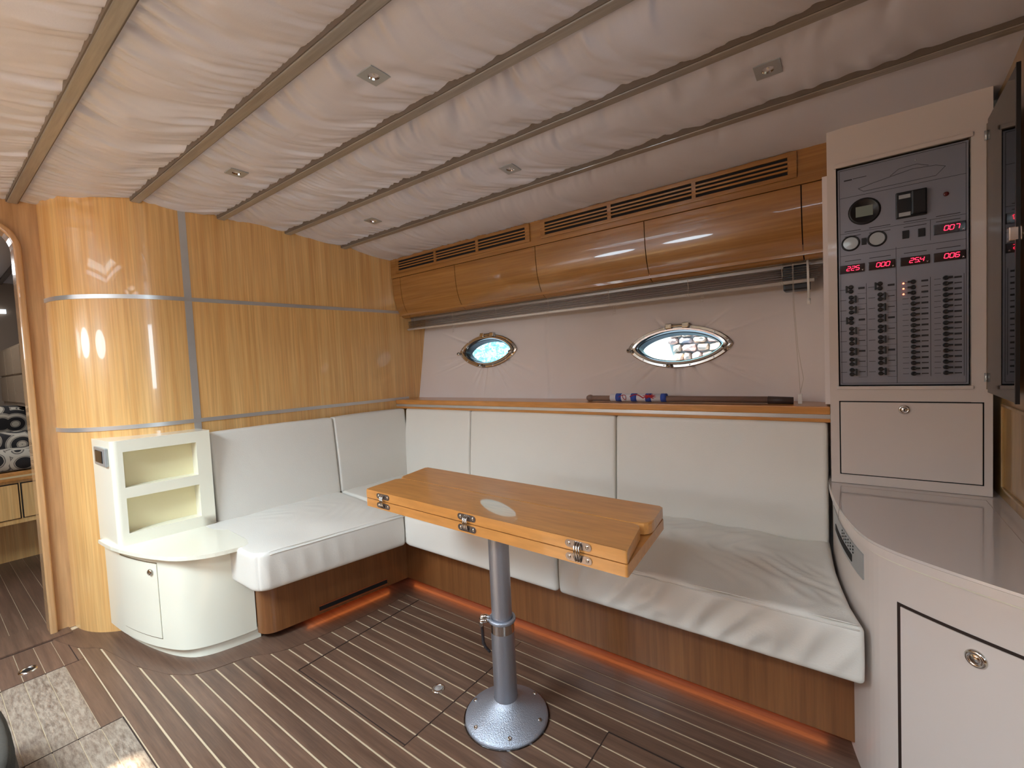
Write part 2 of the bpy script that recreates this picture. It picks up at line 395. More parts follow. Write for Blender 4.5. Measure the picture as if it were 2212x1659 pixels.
D += .0035*np.exp(-((X-.92-.02*np.sin(Z*9))/.008)**2)*(Z < 1.3)
Yl = Yl+D
Yl = np.where(X > 2.03, Yl-((X-2.03)/.125)**2*.045, Yl)
V = np.stack([X, Yl, Z], -1).reshape(-1, 3); F = grid_faces(nx, nz)
cen = V[F].mean(1); keep = np.ones(len(F), bool)
for cx, cz, a, b, _ in PORTS:
    u = np.abs((cen[:, 0]-cx)/(a*.94)); v = np.abs((cen[:, 2]-cz)/(b*.94))
    keep &= ~((u < 1) & (v < np.clip(1-u**2, 0, 1)**.75))
wb = struct(npmesh('wall_back', V, F[keep], LINER))
# upright grooves of the hull shell behind, closing the room from outside light
bm = bmesh.new()
def yshell(z): return liner_y(z)+.05
for (xa, xb, za, zb) in [(-.1, .27, -.05, 1.9), (.73, 1.35, -.05, 1.9), (1.83, 2.75, -.05, 1.9), (.27, .73, -.05, 1.01), (.27, .73, 1.235, 1.9), (1.35, 1.83, -.05, .975), (1.35, 1.83, 1.19, 1.9)]:
    bm.faces.new([bm.verts.new((x, yshell(z), z)) for x, z in ((xa, za), (xb, za), (xb, zb), (xa, zb))])
bobj('hull_shell', bm, WHITEP, wb)

# ---- portholes
def vesica(a, b, n=64, p=1.45):
    out = []
    for k in range(n):
        t = 2*math.pi*k/n; s = math.sin(t); out.append((a*math.cos(t), b*math.copysign(abs(s)**p, s)*1.0))
    return out
ct, st = math.cos(TILT), math.sin(TILT)
for idx, (cx, cz, a, b, _) in enumerate(PORTS):
    y0 = float(liner_y(cz))
    root = setempty('window_%d' % (idx+1), (cx, y0, cz))
    def PT(u, v, w_): return (cx+u, y0+v*st-w_*ct, cz+v*ct+w_*st)
    def ring(name, prof, mat, parent=root):
        # prof: list of (inset from the outer outline, height toward the room)
        n = 72; V = []; F = []
        for ins, h in prof:
            V += [PT(u, v, h) for u, v in vesica(a*1.10-ins*1.5, b*1.12-ins, n, 1.35)]
        for i in range(len(prof)-1):
            for k in range(n): F.append((i*n+k, i*n+(k+1) % n, (i+1)*n+(k+1) % n, (i+1)*n+k))
        return autosmooth(mobj(name, V, F, mat, parent), 40)
    ring('outer_flange', [(0, -.004), (0, .007), (.003, .010), (.013, .010), (.0145, .006)], STEEL)
    ring('opening_frame', [(.0145, .004), (.0145, .017), (.017, .021), (.024, .020), (.028, .012), (.030, .004)], STEEL)
    ring('gasket', [(.030, .004), (.033, .002), (.035, -.05)], BLACK)
    gv = [PT(u, v, .004) for u, v in vesica(a*1.10-.049, b*1.12-.031, 72, 1.35)]
    mobj('glass_pane', gv, [tuple(range(72))], GLASS, root)
    N = Vector((0, -ct, st))
    for (u, v) in ((-a*1.045, -.012), (a*.945, -.018), (-.03, -b*1.02)):
        kb = lathe('dog_knob', [(0, .034), (.005, .034), (.0095, .031), (.011, .026), (.009, .021), (.005, .018), (.005, .008), (.008, .006), (.008, 0)], PT(u, v, .004), STEEL, root, N, 16)
        lathe('knob_cap', [(0, .036), (.004, .0355), (.0045, .033)], PT(u, v, .004), BLACK, kb, N, 12)
    hg = bmesh.new()
    for du in (-.036, .036):
        vs0 = len(hg.verts); add_box(hg, du-.014, du+.014, -.012, .012, 0, .024, .003)
    add_box(hg, -.024, .024, -.010, .010, .002, .014, .002)
    add_tube(hg, [(-.052, 0, .018), (.052, 0, .018)], .0055, 8)
    for v in hg.verts: v.co = Vector(PT(v.co.x, b*1.06+v.co.y, v.co.z))
    bobj('hinge', hg, STEEL, root)
    sb = bmesh.new()
    for k in range(12):
        t = 2*math.pi*(k+.5)/12; s = math.sin(t)
        u, v = (a*1.10-.011)*math.cos(t), (b*1.12-.0075)*math.copysign(abs(s)**1.35, s)
        add_lathe(sb, [(0, .0125), (.0028, .012), (.0038, .010)], PT(u, v, 0), N, 8)
    bobj('screws', sb, BRUSHED, root)['kind'] = 'stuff'

# ---- ceiling: deck slab, padded fabric panels and battens as its parts
deck = bmesh.new()
for x0, x1, y0, y1 in [(-3, .11, -3.8, .5), (2.2, 3.7, -3.8, .5), (.95, 1.7, -3.8, .5), (1.7, 2.2, -3.8, -2.9), (1.7, 2.2, -2.4, .5), (.11, .95, -3.8, -3.10), (.11, .95, -2.23, .5)]: add_box(deck, x0, x1, y0, y1, 1.86, 1.92)
ceiling = struct(bobj('ceiling', deck, WHITEP))
bat = [-.285, -.59, -.893, -1.207, -1.522, -1.84]
edges = [.045]+bat
LIGHTS = [(1.235, -1.060), (2.04, -.452), (.395, -1.045), (1.198, -.434), (.36, -.424)]
for i in range(len(edges)-1):
    ya, yb = edges[i], edges[i+1]; nx, ny = 640, 46
    xa, xb = (-.70 if i >= 3 else -.17), 2.70
    xs = np.linspace(xa, xb, nx); v = np.linspace(0, 1, ny)
    X, Vv = np.meshgrid(xs, v, indexing='ij'); Y = ya+(yb-ya)*Vv; Zc = ceil_z(Y)
    d1, d2 = Vv*abs(yb-ya), (1-Vv)*abs(yb-ya)
    e = np.exp(-(d1/.045))+np.exp(-(d2/.045))
    fade = np.clip(1.15-.38*np.clip(X, 0, 9)/1.0+.15*i, .22, 1.15)
    if i < 1: fade = fade*.55
    sag = -.010*np.sin(np.pi*Vv)**.7
    # folds cross each bay from batten to batten, gathered tight along the battens
    q = X+.06*np.sin(np.pi*Vv)+.05*Vv+.035*waves(X, Vv, (1.5, 6), (1, 4), 5, 50+i)
    def crease(kx, seed, w_, nn):     # sum of separate soft ridges that fade in and out across the bay
        rs_ = np.random.RandomState(seed); out = np.zeros_like(X); L = xb-xa
        for _ in range(nn):
            x0_ = xa+L*rs_.rand(); sl_ = rs_.uniform(-.04, .08); vc = rs_.choice([0., 1.])*rs_.uniform(.85, 1.0); ln = rs_.uniform(.25, .75); ww = w_*rs_.uniform(.6, 1.6)
            dv = np.abs(Vv-vc); u_ = (q-x0_-sl_*(Vv-vc)-.03*rs_.uniform(-1, 1)*(Vv-vc)**2)/(ww*(.6+1.6*dv))
            out += rs_.uniform(.4, 1)*np.exp(-u_*u_)*np.clip(1-dv/ln, 0, 1)**.8*rs_.choice([1, 1, -.7])
        return out
    big = crease(1, 100+i, .018, 150); fine_ = crease(1, 200+i, .0065, 520)
    lb = waves(q, Vv, (14, 34), (0, 2), 5, 30+i)
    clothe = np.clip(1.05-.30*np.clip(X, 0, 3), .15, 1.05)
    h = fade*(1-np.exp(-np.minimum(d1, d2)/.012)*.95)*(.0088*big+.0046*fine_*clothe+.0030*lb*np.sin(np.pi*Vv)**.5)
    for lx, ly in LIGHTS:      # the cloth is drawn up at each downlight
        r = np.hypot(X-lx, Y-ly); an = np.arctan2(Y-ly, X-lx)
        wgt = np.exp(-(r/.055)**2); h = h*(1-wgt); sag = sag*(1-wgt)
        h = h+.0012*np.sin(an*5+lx*9)*np.exp(-((r-.08)/.04)**2)*fade
    Vx = np.stack([X, Y, Zc+sag-.002+h], -1).reshape(-1, 3)
    npmesh('fabric_panel', Vx, grid_faces(nx, ny)[:, ::-1], FABRIC, ceiling)
for i, y in enumerate(bat):
    z = float(ceil_z(y)); xa = -.17 if i < 4 else -.52
    b = box('batten', xa, 2.70, y-.0145, y+.0145, z-.019, z+.01, BATTEN, ceiling, .002)
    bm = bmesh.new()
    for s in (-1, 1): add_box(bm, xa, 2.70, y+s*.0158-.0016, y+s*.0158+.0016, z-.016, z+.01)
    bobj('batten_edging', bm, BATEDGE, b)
# plain ceiling over the rest of the saloon, pierced by the deck hatch and an opening added for fill
bm = bmesh.new()
for x0, x1, y0, y1 in [(-.56, .11, -3.8, -1.85), (2.2, 3.7, -3.8, -1.85), (.95, 1.7, -3.8, -1.85), (1.7, 2.2, -3.8, -2.9), (1.7, 2.2, -2.4, -1.85), (.11, .95, -3.8, -3.10), (.11, .95, -2.23, -1.85), (2.70, 3.7, -1.85, .5)]: add_box(bm, x0, x1, y0, y1, 1.80, 1.83)
bobj('plain_ceiling', bm, FABRIC, ceiling)
# ---- starboard side and after end (behind the camera)
ws = box('wall_right', -3, 3.7, -3.80, -3.72, -.05, 1.9, W_HOR); struct(ws)
wa = box('wall_front', 3.62, 3.70, -3.8, .5, -.05, 1.9, W_HOR); struct(wa)
tr = box('bounce_counter_1', -3, 1.3, -3.72, -2.60, 0, .9, W_VERT); struct(tr)  # unseen counter, added so hatch sun bounces up to the ceiling
struct(box('bounce_counter_2', 1.3, 3.6, -3.72, -2.60, 0, .9, W_KICK))  # unseen darker counter, added to hold back bounce toward the right

# ================================================================== SETTEE
# bench front panels with the toe gap and the strip lights
bench = thing('settee_base', 'glossy brown veneer settee base panel running under the L-shaped seat cushions', 'settee', (.9, -.3, 0))
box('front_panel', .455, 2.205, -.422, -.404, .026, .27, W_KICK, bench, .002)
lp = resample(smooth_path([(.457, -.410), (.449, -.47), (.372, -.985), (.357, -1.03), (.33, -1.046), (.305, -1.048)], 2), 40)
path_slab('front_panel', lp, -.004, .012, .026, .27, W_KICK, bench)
# inner floor plinths set back under the panels, and bench box under the cushions
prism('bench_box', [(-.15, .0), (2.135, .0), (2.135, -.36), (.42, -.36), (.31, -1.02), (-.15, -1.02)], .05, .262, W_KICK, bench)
prism('plinth', [(-.15, .0), (2.13, .0), (2.13, -.33), (.38, -.33), (.27, -1.0), (-.15, -1.0)], .0, .06, W_KICK, bench)
sl = bmesh.new(); add_box(sl, .46, 2.14, -.386, -.381, .029, .037)
bobj('strip_light', sl, ORANGE, bench)
sl2 = path_slab('strip_light', lp[5:28]-np.array([.034, 0]), 0, .004, .029, .037, ORANGE, bench)
# heating slot in the short side with its copper-coloured lip
vt = lp[7:26]
path_slab('vent_slot', vt, -.0055, -.002, .042, .060, DARK, bench)
path_slab('vent_lip', vt, -.009, -.002, .036, .042, P('copper_lip', lin(190, 110, 70), .3, metal=.6), bench)
path_slab('vent_lip', vt, -.008, -.002, .060, .064, P('copper_lip2', lin(190, 110, 70), .3, metal=.6), bench)

def cushion(name, mapf, L, Wd, z0, z1, r, label, group, wr=1.0, seed=1, mat=LEATHER, corner=None, n=(90, 50, 16)):
    """rounded block L x Wd x (z1-z0); mapf(u 0..L, v 0..Wd) -> (x, y); v=0 is the wall side, v=Wd the front"""
    nx, ny, nz = n; H = z1-z0; faces = []; V = []
    def patch(A, B, cfun, na, nb, flip):
        a = np.linspace(0, A, na); b = np.linspace(0, B, nb)
        a = A*(.5-.5*np.cos(np.pi*a/A))*.35+a*.65; b = B*(.5-.5*np.cos(np.pi*b/B))*.35+b*.65
        a, b = np.meshgrid(a, b, indexing='ij'); p = cfun(a, b).reshape(-1, 3); base = sum(len(v) for v in V)
        f = grid_faces(na, nb)+base; V.append(p); faces.append(f[:, ::-1] if flip else f)
    S = lambda a, b, c: np.stack(np.broadcast_arrays(a, b, c), -1)
    patch(L, Wd, lambda a, b: S(a, b, H), nx, ny, True)
    patch(L, Wd, lambda a, b: S(a, b, 0.), nx, ny, False)
    patch(L, H, lambda a, b: S(a, Wd, b), nx, nz, True)
    patch(L, H, lambda a, b: S(a, 0., b), nx, nz, False)
    patch(Wd, H, lambda a, b: S(0., a, b), ny, nz, True)
    patch(Wd, H, lambda a, b: S(L, a, b), ny, nz, False)
    p = np.vstack(V).astype(float); F = np.vstack(faces)
    dim = np.array([L, Wd, H]); q = np.clip(p, r, dim-r); d = p-q; ln = np.linalg.norm(d, axis=1)[:, None]
    nrm = d/np.maximum(ln, 1e-9)
    onf = ln[:, 0] > 1e-9; p = np.where(onf[:, None], q+nrm*r, p)
    u, v, h = p[:, 0], p[:, 1], p[:, 2]
    # gentle crown plus creases running back from the front edge
    top = np.clip((h-H*.55)/(H*.45), 0, 1)
    crown = .006*np.sin(np.pi*np.clip(u/L, 0, 1))**.5*np.sin(np.pi*np.clip(v/Wd, 0, 1))**.5
    s = waves(u+.25*v, v, (8, 26), (6, 18), 7, seed)*.0028*wr
    s2 = waves(u*1.0+.12*np.sin(v*12+seed), v, (25, 60), (8, 40), 7, seed+5); s2 = (.5-np.abs(s2))*.0030*wr*np.clip(waves(u, v, (3, 9), (3, 9), 3, seed+9)+.3, 0, 1)
    edge = np.clip(np.minimum.reduce([u, L-u])/.03, 0, 1)
    p[:, 2] += top*(crown+(s+s2)*edge)
    fr = np.clip((v-Wd*.85)/(Wd*.15), 0, 1)*np.sin(np.pi*np.clip(h/H, 0, 1))
    fw = waves(u-.5*h, h, (18, 60), (4, 20), 7, seed+12); fw = (.4-np.abs(fw))*.008*wr*np.clip(waves(u, h, (2, 6), (1, 2), 3, seed+14)+.5, 0, 1)
    p[:, 1] += fr*(.004+fw*edge)
    if corner:      # round the free front corner in plan
        cu, Rr = corner
        a = p[:, 0] if cu == 0 else L-p[:, 0]; b = Wd-p[:, 1]
        m = (a < Rr) & (b < Rr); dx, dy = Rr-a, Rr-b; mm = np.maximum(dx, dy); hh = np.hypot(dx, dy); sc = np.where(m & (hh > 0), mm/np.maximum(hh, 1e-9), 1)
        a2, b2 = np.where(m, Rr-dx*sc, a), np.where(m, Rr-dy*sc, b)
        p[:, 0] = a2 if cu == 0 else L-a2; p[:, 1] = Wd-b2
    x, y = mapf(p[:, 0], p[:, 1]); W3 = np.stack([x, y, z0+p[:, 2]], -1)
    o = npmesh(name, W3, F, mat)
    bm = bmesh.new(); bm.from_mesh(o.data); bmesh.ops.remove_doubles(bm, verts=bm.verts[:], dist=1e-5); bmesh.ops.recalc_face_normals(bm, faces=bm.faces[:]); bm.to_mesh(o.data); bm.free()
    tag(o, label, 'cushion', group)
    return o, lambda u, v, h: (*[float(t) for t in mapf(np.array(u, float), np.array(v, float))], z0+h)
def welt(o, P3, L, Wd, H, r, u0=.0, u1=None, start=None):
    u1 = L if u1 is None else u1
    for dz in (.000, ):
        pts = [Vector(P3(u, Wd-.0015, H-r*.9)) for u in np.linspace(u0, u1, 40)]
        tube('piping', pts, .0022, LEATHER, o, 6)
SEATG = 'seat cushions of the L-shaped settee'; BACKG = 'backrest cushions of the L-shaped settee'
# short side seat: from y -.46 (corner joint) to -1.125
def map_short(u, v):       # u along -y, v from wall into the room; slanted front edge and joint
    t = u/.665; fx = .615-.115*t; bx = -.05-.05*t
    s = v/.60; x = bx+(fx-bx)*s; y = -.46-u-.085*s*(1-t)+.0*s
    return x, y
c1, P1 = cushion('seat_cushion', map_short, .665, .60, .262, .402, .014, 'cream leather seat cushion of the short settee side, rounded free end beside the niche cabinet', SEATG, .8, 11, corner=(1, .055), n=(80, 60, 16))
def map_c(u, v):
    x = -.03+u*(1.428/1.418); fy = np.interp(x, [-.02, .60, .63, 1.4], [-.452, -.536, -.548, -.555])
    return x, .012+(fy-.012)*v/.535
c2, P2 = cushion('seat_cushion', map_c, 1.418, .535, .262, .402, .014, 'cream leather seat cushion filling the settee corner, partly hidden behind the table', SEATG, .9, 23)
def map_r(u, v):
    y = .012-v*(.565/.535); xr = np.interp(-y, [0, .14, .24, .34, .45, .56], [2.138, 2.150, 2.160, 2.176, 2.196, 2.226]); return 1.404+u*(xr-1.404)/.812, y
c3, P3_ = cushion('seat_cushion', map_r, .812, .535, .262, .402, .014, 'creased cream leather seat cushion at the right end of the settee, against the console', SEATG, 2.0, 37, n=(110, 60, 18))
for o_, P_, L_, W_, u0, u1 in ((c1, P1, .665, .60, .0, .61), (c2, P2, 1.418, .535, .62, 1.40), (c3, P3_, .812, .535, .01, .80)):
    tube('piping', [P_(u, W_+.0005, .132) for u in np.linspace(u0, u1, 40)], .0018, LEATHER, o_, 6)
    tube('piping', [P_(u, W_-.007, .1405) for u in np.linspace(u0, u1, 40)], .0016, LEATHER, o_, 6)
# backrests
def back(mapxy, L, label, seed):
    nx, nz = 60, 30; T = .055; H = .797-.393
    o, f = cushion('back_cushion', mapxy, L, T, .393, .797, .010, label, BACKG, .12, seed, n=(70, 10, 34))
    return o
def lean(o, nx_, ny_):       # top leans away from the seat by 3.5 cm
    me = o.data; n = len(me.vertices); co = np.empty(n*3); me.vertices.foreach_get('co', co); co = co.reshape(-1, 3)
    t = (co[:, 2]-.402)/.395; co[:, 0] -= nx_*.034*t; co[:, 1] -= ny_*.034*t; me.vertices.foreach_set('co', co.ravel()); me.update()
for a, b, lab, sd in ((.0, .458, 'cream leather back cushion on the short settee side, next to the settee corner', 51), (.462, 1.035, 'wide cream leather back cushion beside the niche cabinet', 52)):
    def mp(u, v, a=a): yy = -(a+u); return yy*.0796-.014+v*.9, yy+.0*v
    lean(back(mp, b-a, lab, sd), 1, 0)
for a, b, lab, sd in ((.012, .541, 'narrow cream leather back cushion on the long settee side, at the corner', 53), (.545, 1.384, 'cream leather back cushion in the middle of the long side, behind the table', 54), (1.388, 2.137, 'cream leather back cushion at the right end of the settee, below the flagstaff', 55)):
    def mp(u, v, a=a): return a+u, .018-v
    lean(back(mp, b-a, lab, sd), 0, -1)

# ---- shelf along the hull above the backrests
shelf = thing('shelf', 'long varnished wooden shelf with a metal inlay along the hull above the settee back', 'shelf', (1.03, .06, .80))
box('shelf_board', -.075, 2.145, -.004, .19, .8245, .852, W_TABLE, shelf, .004)
box('metal_inlay', -.075, 2.145, -.002, .012, .8110, .8243, BRUSHED, shelf, .0005)
box('lower_rail', -.075, 2.145, -.003, .02, .7985, .8108, W_TABLE, shelf, .002)

# ---- flagstaff lying on the shelf
fs = thing('flagstaff', 'weathered wooden flagstaff with a rolled flag lying on the shelf', 'flag', (1.62, .07, .852))
zc = .866; yf = .07
tube('staff', [(1.245, yf, zc), (1.40, yf, zc), (1.97, yf, zc)], .0125, STAFF, fs, 14)
lathe('staff_knob', [(0, -.022), (.010, -.020), (.0145, -.012), (.016, -.004), (.0145, .004), (.010, .012), (.008, .024), (.0125, .030)], (1.235, yf, zc+.0005), STAFF, fs, (1, 0, 0), 18)
tube('ferrule', [(1.955, yf, zc-.001), (2.035, yf, zc-.002)], [.0145, .0125], FERR, fs, 14)
fl = bmesh.new(); add_tube(fl, [(1.335, yf, zc+.003), (1.40, yf, zc+.005), (1.50, yf, zc+.004), (1.583, yf, zc+.004)], .0172, 20)
flag = bobj('rolled_flag', fl, FWHITE, fs, True)
for x0, x1 in ((1.362, 1.388), (1.432, 1.458), (1.497, 1.522), (1.562, 1.584)):
    tube('blue_stripe', [(x0, yf, zc+.0045), (x1, yf, zc+.0045)], .0180, FBLUE, flag, 20)
rb = bmesh.new()     # curling red figure printed on the roll
def onroll(x, a): return (x, yf-.0188*math.cos(a), zc+.0045+.0188*math.sin(a))
add_tube(rb, [onroll(1.378+.02*math.sin(t*1.0)+.008*t, .15+.55*math.sin(t*1.7)) for t in np.linspace(0, 5, 24)], .0014, 6)
add_tube(rb, [onroll(1.43+.018*t, .55*math.sin(t*1.1)+.25) for t in np.linspace(0, 3.4, 18)], .0022, 6)
for k in range(9):
    t = k/8*math.pi*1.2-.6; add_tube(rb, [onroll(1.515, .35), onroll(1.515+.030*math.cos(t*1.3), .35+.75*math.sin(t*1.3))], [.0045, .0008], 6)
bobj('red_emblem', rb, FRED, flag)

# ================================================================== OVERHEAD LOCKERS
lk = thing('overhead_locker', 'run of glossy honey-brown overhead lockers with curved doors below the ceiling', 'cabinet', (1.03, .1, 1.36))
x0, x1 = wx(.1)-.005, 2.147
prof = [(.022, 1.705), (.022, 1.602), (.036, 1.602)]   # fascia
box('fascia', x0, x1, .018, .05, 1.600, 1.735, W_HOR, lk, .0015)
box('carcass', x0, x1, .065, .24, 1.372, 1.72, W_HOR, lk)
def door_prof(n=16):
    out = []
    for k in range(n+1):
        t = k/n; a = t*math.pi/2
        out.append((.020+.092*(1-math.cos(a))**1.15, 1.597-.239*math.sin(a)**.92))
    return out
dp = door_prof()
seams = [x0+.004, .003, .461, .994, 1.530, 2.073, x1]
for i in range(len(seams)-1):
    a, b = seams[i]+.0018, seams[i+1]-.0018; V = []; F = []; n = len(dp)
    for x in (a, b):
        V += [(x, y, z) for y, z in dp]+[(x, y+.016, z+.004) for y, z in dp]
    for k in range(n-1):
        F += [(k, k+1, 2*n+k+1, 2*n+k), (n+k+1, n+k, 3*n+k, 3*n+k+1), (k+1, k, n+k, n+k+1), (2*n+k, 2*n+k+1, 3*n+k+1, 3*n+k)]
    F += [(0, 2*n, 3*n, n), (n-1, 2*n-1, 4*n-1, 3*n-1)]
    me = bpy.data.meshes.new('d'); me.from_pydata(V, [], F); me.update(); bm = bmesh.new(); bm.from_mesh(me); bobj_n = 'locker_door' if 0 < i < 5 else 'end_filler'
    autosmooth(bobj(bobj_n, bm, W_HOR, lk), 30)
# dark void behind the door gaps
V = []; n = len(dp)
for x in (x0, x1): V += [(x, y+.012, z+.006) for y, z in dp]
mobj('gap_backing', V, [(k, k+1, n+k+1, n+k) for k in range(n-1)], DARK, lk)
for (fa, fb, slots) in ((-.022, .972, ((.006, .313), (.331, .628), (.646, .946))), (1.035, 2.062, ((1.059, 1.375), (1.392, 1.722), (1.737, 2.036)))):
    vg = bmesh.new(); z0v, z1v = 1.624, 1.710
    add_box(vg, fa, fb, .010, .020, z0v, z0v+.014, .001); add_box(vg, fa, fb, .010, .020, z1v-.014, z1v, .001)
    xs_ = [fa]+[t for s in slots for t in s]+[fb]
    for k in range(0, len(xs_), 2): add_box(vg, xs_[k], xs_[k+1], .010, .020, z0v+.012, z1v-.012)
    g = bobj('vent_grille', vg, W_HOR, lk)
    box('grille_void', fa+.01, fb-.01, .0165, .0175, z0v+.012, z1v-.012, DARK, g)
    for s0, s1 in slots:
        for k in range(3):
            zc_ = z0v+.014+(k+1)*.058/4
            sb = bmesh.new(); add_box(sb, s0-.002, s1+.002, .0085, .0165, zc_-.0032, zc_+.0032, .001); bobj('slat', sb, W_HOR, g)

# ================================================================== BLIND
bl = thing('venetian_blind', 'raised grey venetian blind bunched under the overhead lockers', 'blind', (1.03, .15, 1.30))
xa, xb = -.07, 2.12
box('head_rail', xa, xb+.01, .150, .172, 1.346, 1.366, BLIND, bl, .002)
for k in range(6):
    zz = 1.338-k*.0082; yy = .128+.003*math.sin(k*2.1)
    V = []; F = []
    for x in (xa+.01*math.sin(k*3), xb-.012*abs(math.sin(k*2.2))):
        for j in range(7):
            t = j/6-.5; V.append((x, yy+.012+t*.026, zz+.0035*(1-4*t*t)))
    F = [(j, j+1, 7+j+1, 7+j) for j in range(6)]
    o = mobj('slat', V, F, BLIND, bl, True); sm = o.modifiers.new('s', 'SOLIDIFY'); sm.thickness = .0012
tube('bottom_rail', [(xa+.005, .120, 1.290), (xb-.02, .120, 1.290)], .0065, P('rail_paint', lin(222, 214, 206), .4), bl, 10)
for x in (-.001, .329, .656, .991, 1.318, 1.668, 2.001):
    tube('ladder_cord', [(x, .119, 1.36), (x+.002, .1195, 1.32), (x, .119, 1.284)], .0011, CORD, bl, 5)
    bm = bmesh.new(); add_tube(bm, [(x+.008*math.cos(t), .117+.003*math.sin(2*t), 1.290+.006*math.sin(3*t)) for t in np.linspace(0, 6.3, 20)], .0013, 5); bobj('cord_knot', bm, CORD, bl)
for x, ln_ in ((.335, .05), (1.345, .05), (1.722, .035)):
    bm = bmesh.new()
    add_tube(bm, [(x-.005, .117, 1.288), (x-.002, .114, 1.288-ln_*.5), (x-.007, .115, 1.288-ln_)], .0009, 5)
    add_tube(bm, [(x+.006, .117, 1.288), (x+.009, .114, 1.288-ln_*.5), (x+.003, .115, 1.288-ln_*.9)], .0009, 5)
    for k in range(4): add_tube(bm, [(x-.004, .115, 1.283-ln_*.24*k), (x+.007, .115, 1.280-ln_*.24*k)], .0008, 4)
    bobj('hanging_cord_loop', bm, CORD, bl)
tube('wand', [(2.082, .112, 1.362), (2.084, .110, 1.222)], .0042, WHITEP, bl, 6); tube('wand_tip', [(2.084, .110, 1.224), (2.0845, .110, 1.204)], .0055, WHITEP, bl, 8)
tube('pull_cord', [(2.035, .112, 1.355), (2.037, .105, 1.20), (2.046, .09, 1.05), (2.053, .08, .95), (2.056, .07, .89)], .0009, CORD, bl, 5)
tube('pull_cord', [(2.038, .112, 1.355), (2.040, .105, 1.20), (2.050, .09, 1.05), (2.066, .08, .94), (2.056, .07, .89)], .0009, CORD, bl, 5)
box('cord_tassel', 2.049, 2.062, .064, .074, .853, .888, WHITEP, bl, .002)
tag(box('speaker', 2.003, 2.085, .135, .20, 1.262, 1.352, BLACK, None, .006), 'small black box speaker half hidden behind the right end of the blind', 'speaker')

# ================================================================== RIGHT CABINET COLUMN
YF = -.05
cab = thing('tall_cabinet', 'tall cream painted cabinet column housing the switch panel and a locker below', 'cabinet', (2.33, .05, .61))
bm = bmesh.new()
# face frame pieces: left stile, right stile, top rail, mid rail, bottom rail
for a in ((2.147, 2.170, 0), (2.470, 2.512, 0)): add_box(bm, a[0], a[1], YF, .25, .613, 1.80)
add_box(bm, 2.170, 2.470, YF+.0001, .24, 1.606, 1.80); add_box(bm, 2.170, 2.470, YF+.0001, .24, .876, .921); add_box(bm, 2.170, 2.470, YF+.0001, .24, .613, .642)
bobj('carcass', bm, GEL2, cab)
box('frame_lip', 2.165, 2.474, YF-.006, YF+.004, .912, .9225, GEL2, cab, .002)
box('frame_lip', 2.165, 2.474, YF-.006, YF+.004, 1.600, 1.612, GEL2, cab, .002)
box('gap_backing', 2.165, 2.475, -.012, .0, .63, 1.62, DARK, cab)
ld = box('locker_door', 2.1735, 2.4920, YF-.0035, YF+.012, .6445, .8725, GEL2, cab, .002)
box('door_gap', 2.1705, 2.4950, YF-.0005, YF+.01, .6415, .8755, DARK, cab)
lkp = (2.327, YF-.0035, .852)
def lock(o, p, ax, r, parent):
    k = lathe('lock_knob', [(0, .006), (r*.45, .0062), (r*.55, .0045), (r*.62, .0055), (r*.8, .0065), (r, .003), (r, 0)], p, STEEL, parent, ax, 24)
    return k
lock(None, lkp, (0, -1, 0), .0135, ld)
k_ = box('key_slot', lkp[0]-.0012, lkp[0]+.0012, YF-.0115, YF-.0095, lkp[2]-.004, lkp[2]+.004, BLACK, ld)
# hatch niche side wall behind the column, at the end of the liner
struct(box('trim_2', 2.132, 2.146, -.002, .30, .86, 1.60, LINER))
# smoked acrylic door standing open
ad = thing('acrylic_door', 'smoked acrylic cover door standing open at the right of the switch panel', 'door', (2.503, -.056, .91))
hx, hy, ex, ey = 2.5005, -.060, 2.4935, -.372
t_ = Vector((ex-hx, ey-hy, 0)).normalized(); nn = Vector((-t_.y, t_.x, 0))*.0022
def slabv(p0, p1, z0, z1, th):
    n_ = Vector((-(p1-p0).y, (p1-p0).x, 0)).normalized()*th
    return [p0+n_, p1+n_, p1-n_, p0-n_], z0, z1
H0, H1 = Vector((hx, hy, 0)), Vector((ex, ey, 0))
pl, a_, b_ = slabv(H0+t_*.012, H1, 0, 0, .0022)
prism('pane', [(p.x, p.y) for p in pl], .905, 1.628, ACRYL, ad)
pl, _, _ = slabv(H1-t_*.004, H1+t_*.004, 0, 0, .0035)
prism('edge_seal', [(p.x, p.y) for p in pl], .903, 1.630, BLACK, ad)
box('hinge_rail', 2.4985, 2.515, -.060, -.052, .912, 1.622, P('hinge_rail_grey', lin(150, 128, 110), .3, metal=.3), ad)
for zz in (.945, 1.59): lathe('hinge_pin', [(0, .012), (.004, .012), (.004, -.012), (0, -.012)], (hx-.004, hy-.004, zz), BRUSHED, ad, (0, 0, 1), 10)
lt = box('latch', ex-.014, ex+.006, ey-.004, ey+.014, 1.258, 1.288, STEEL, ad, .002)
tube('latch_pin', [(ex+.004, ey+.004, 1.272), (ex+.028, ey+.004, 1.270)], .003, STEEL, lt, 8)

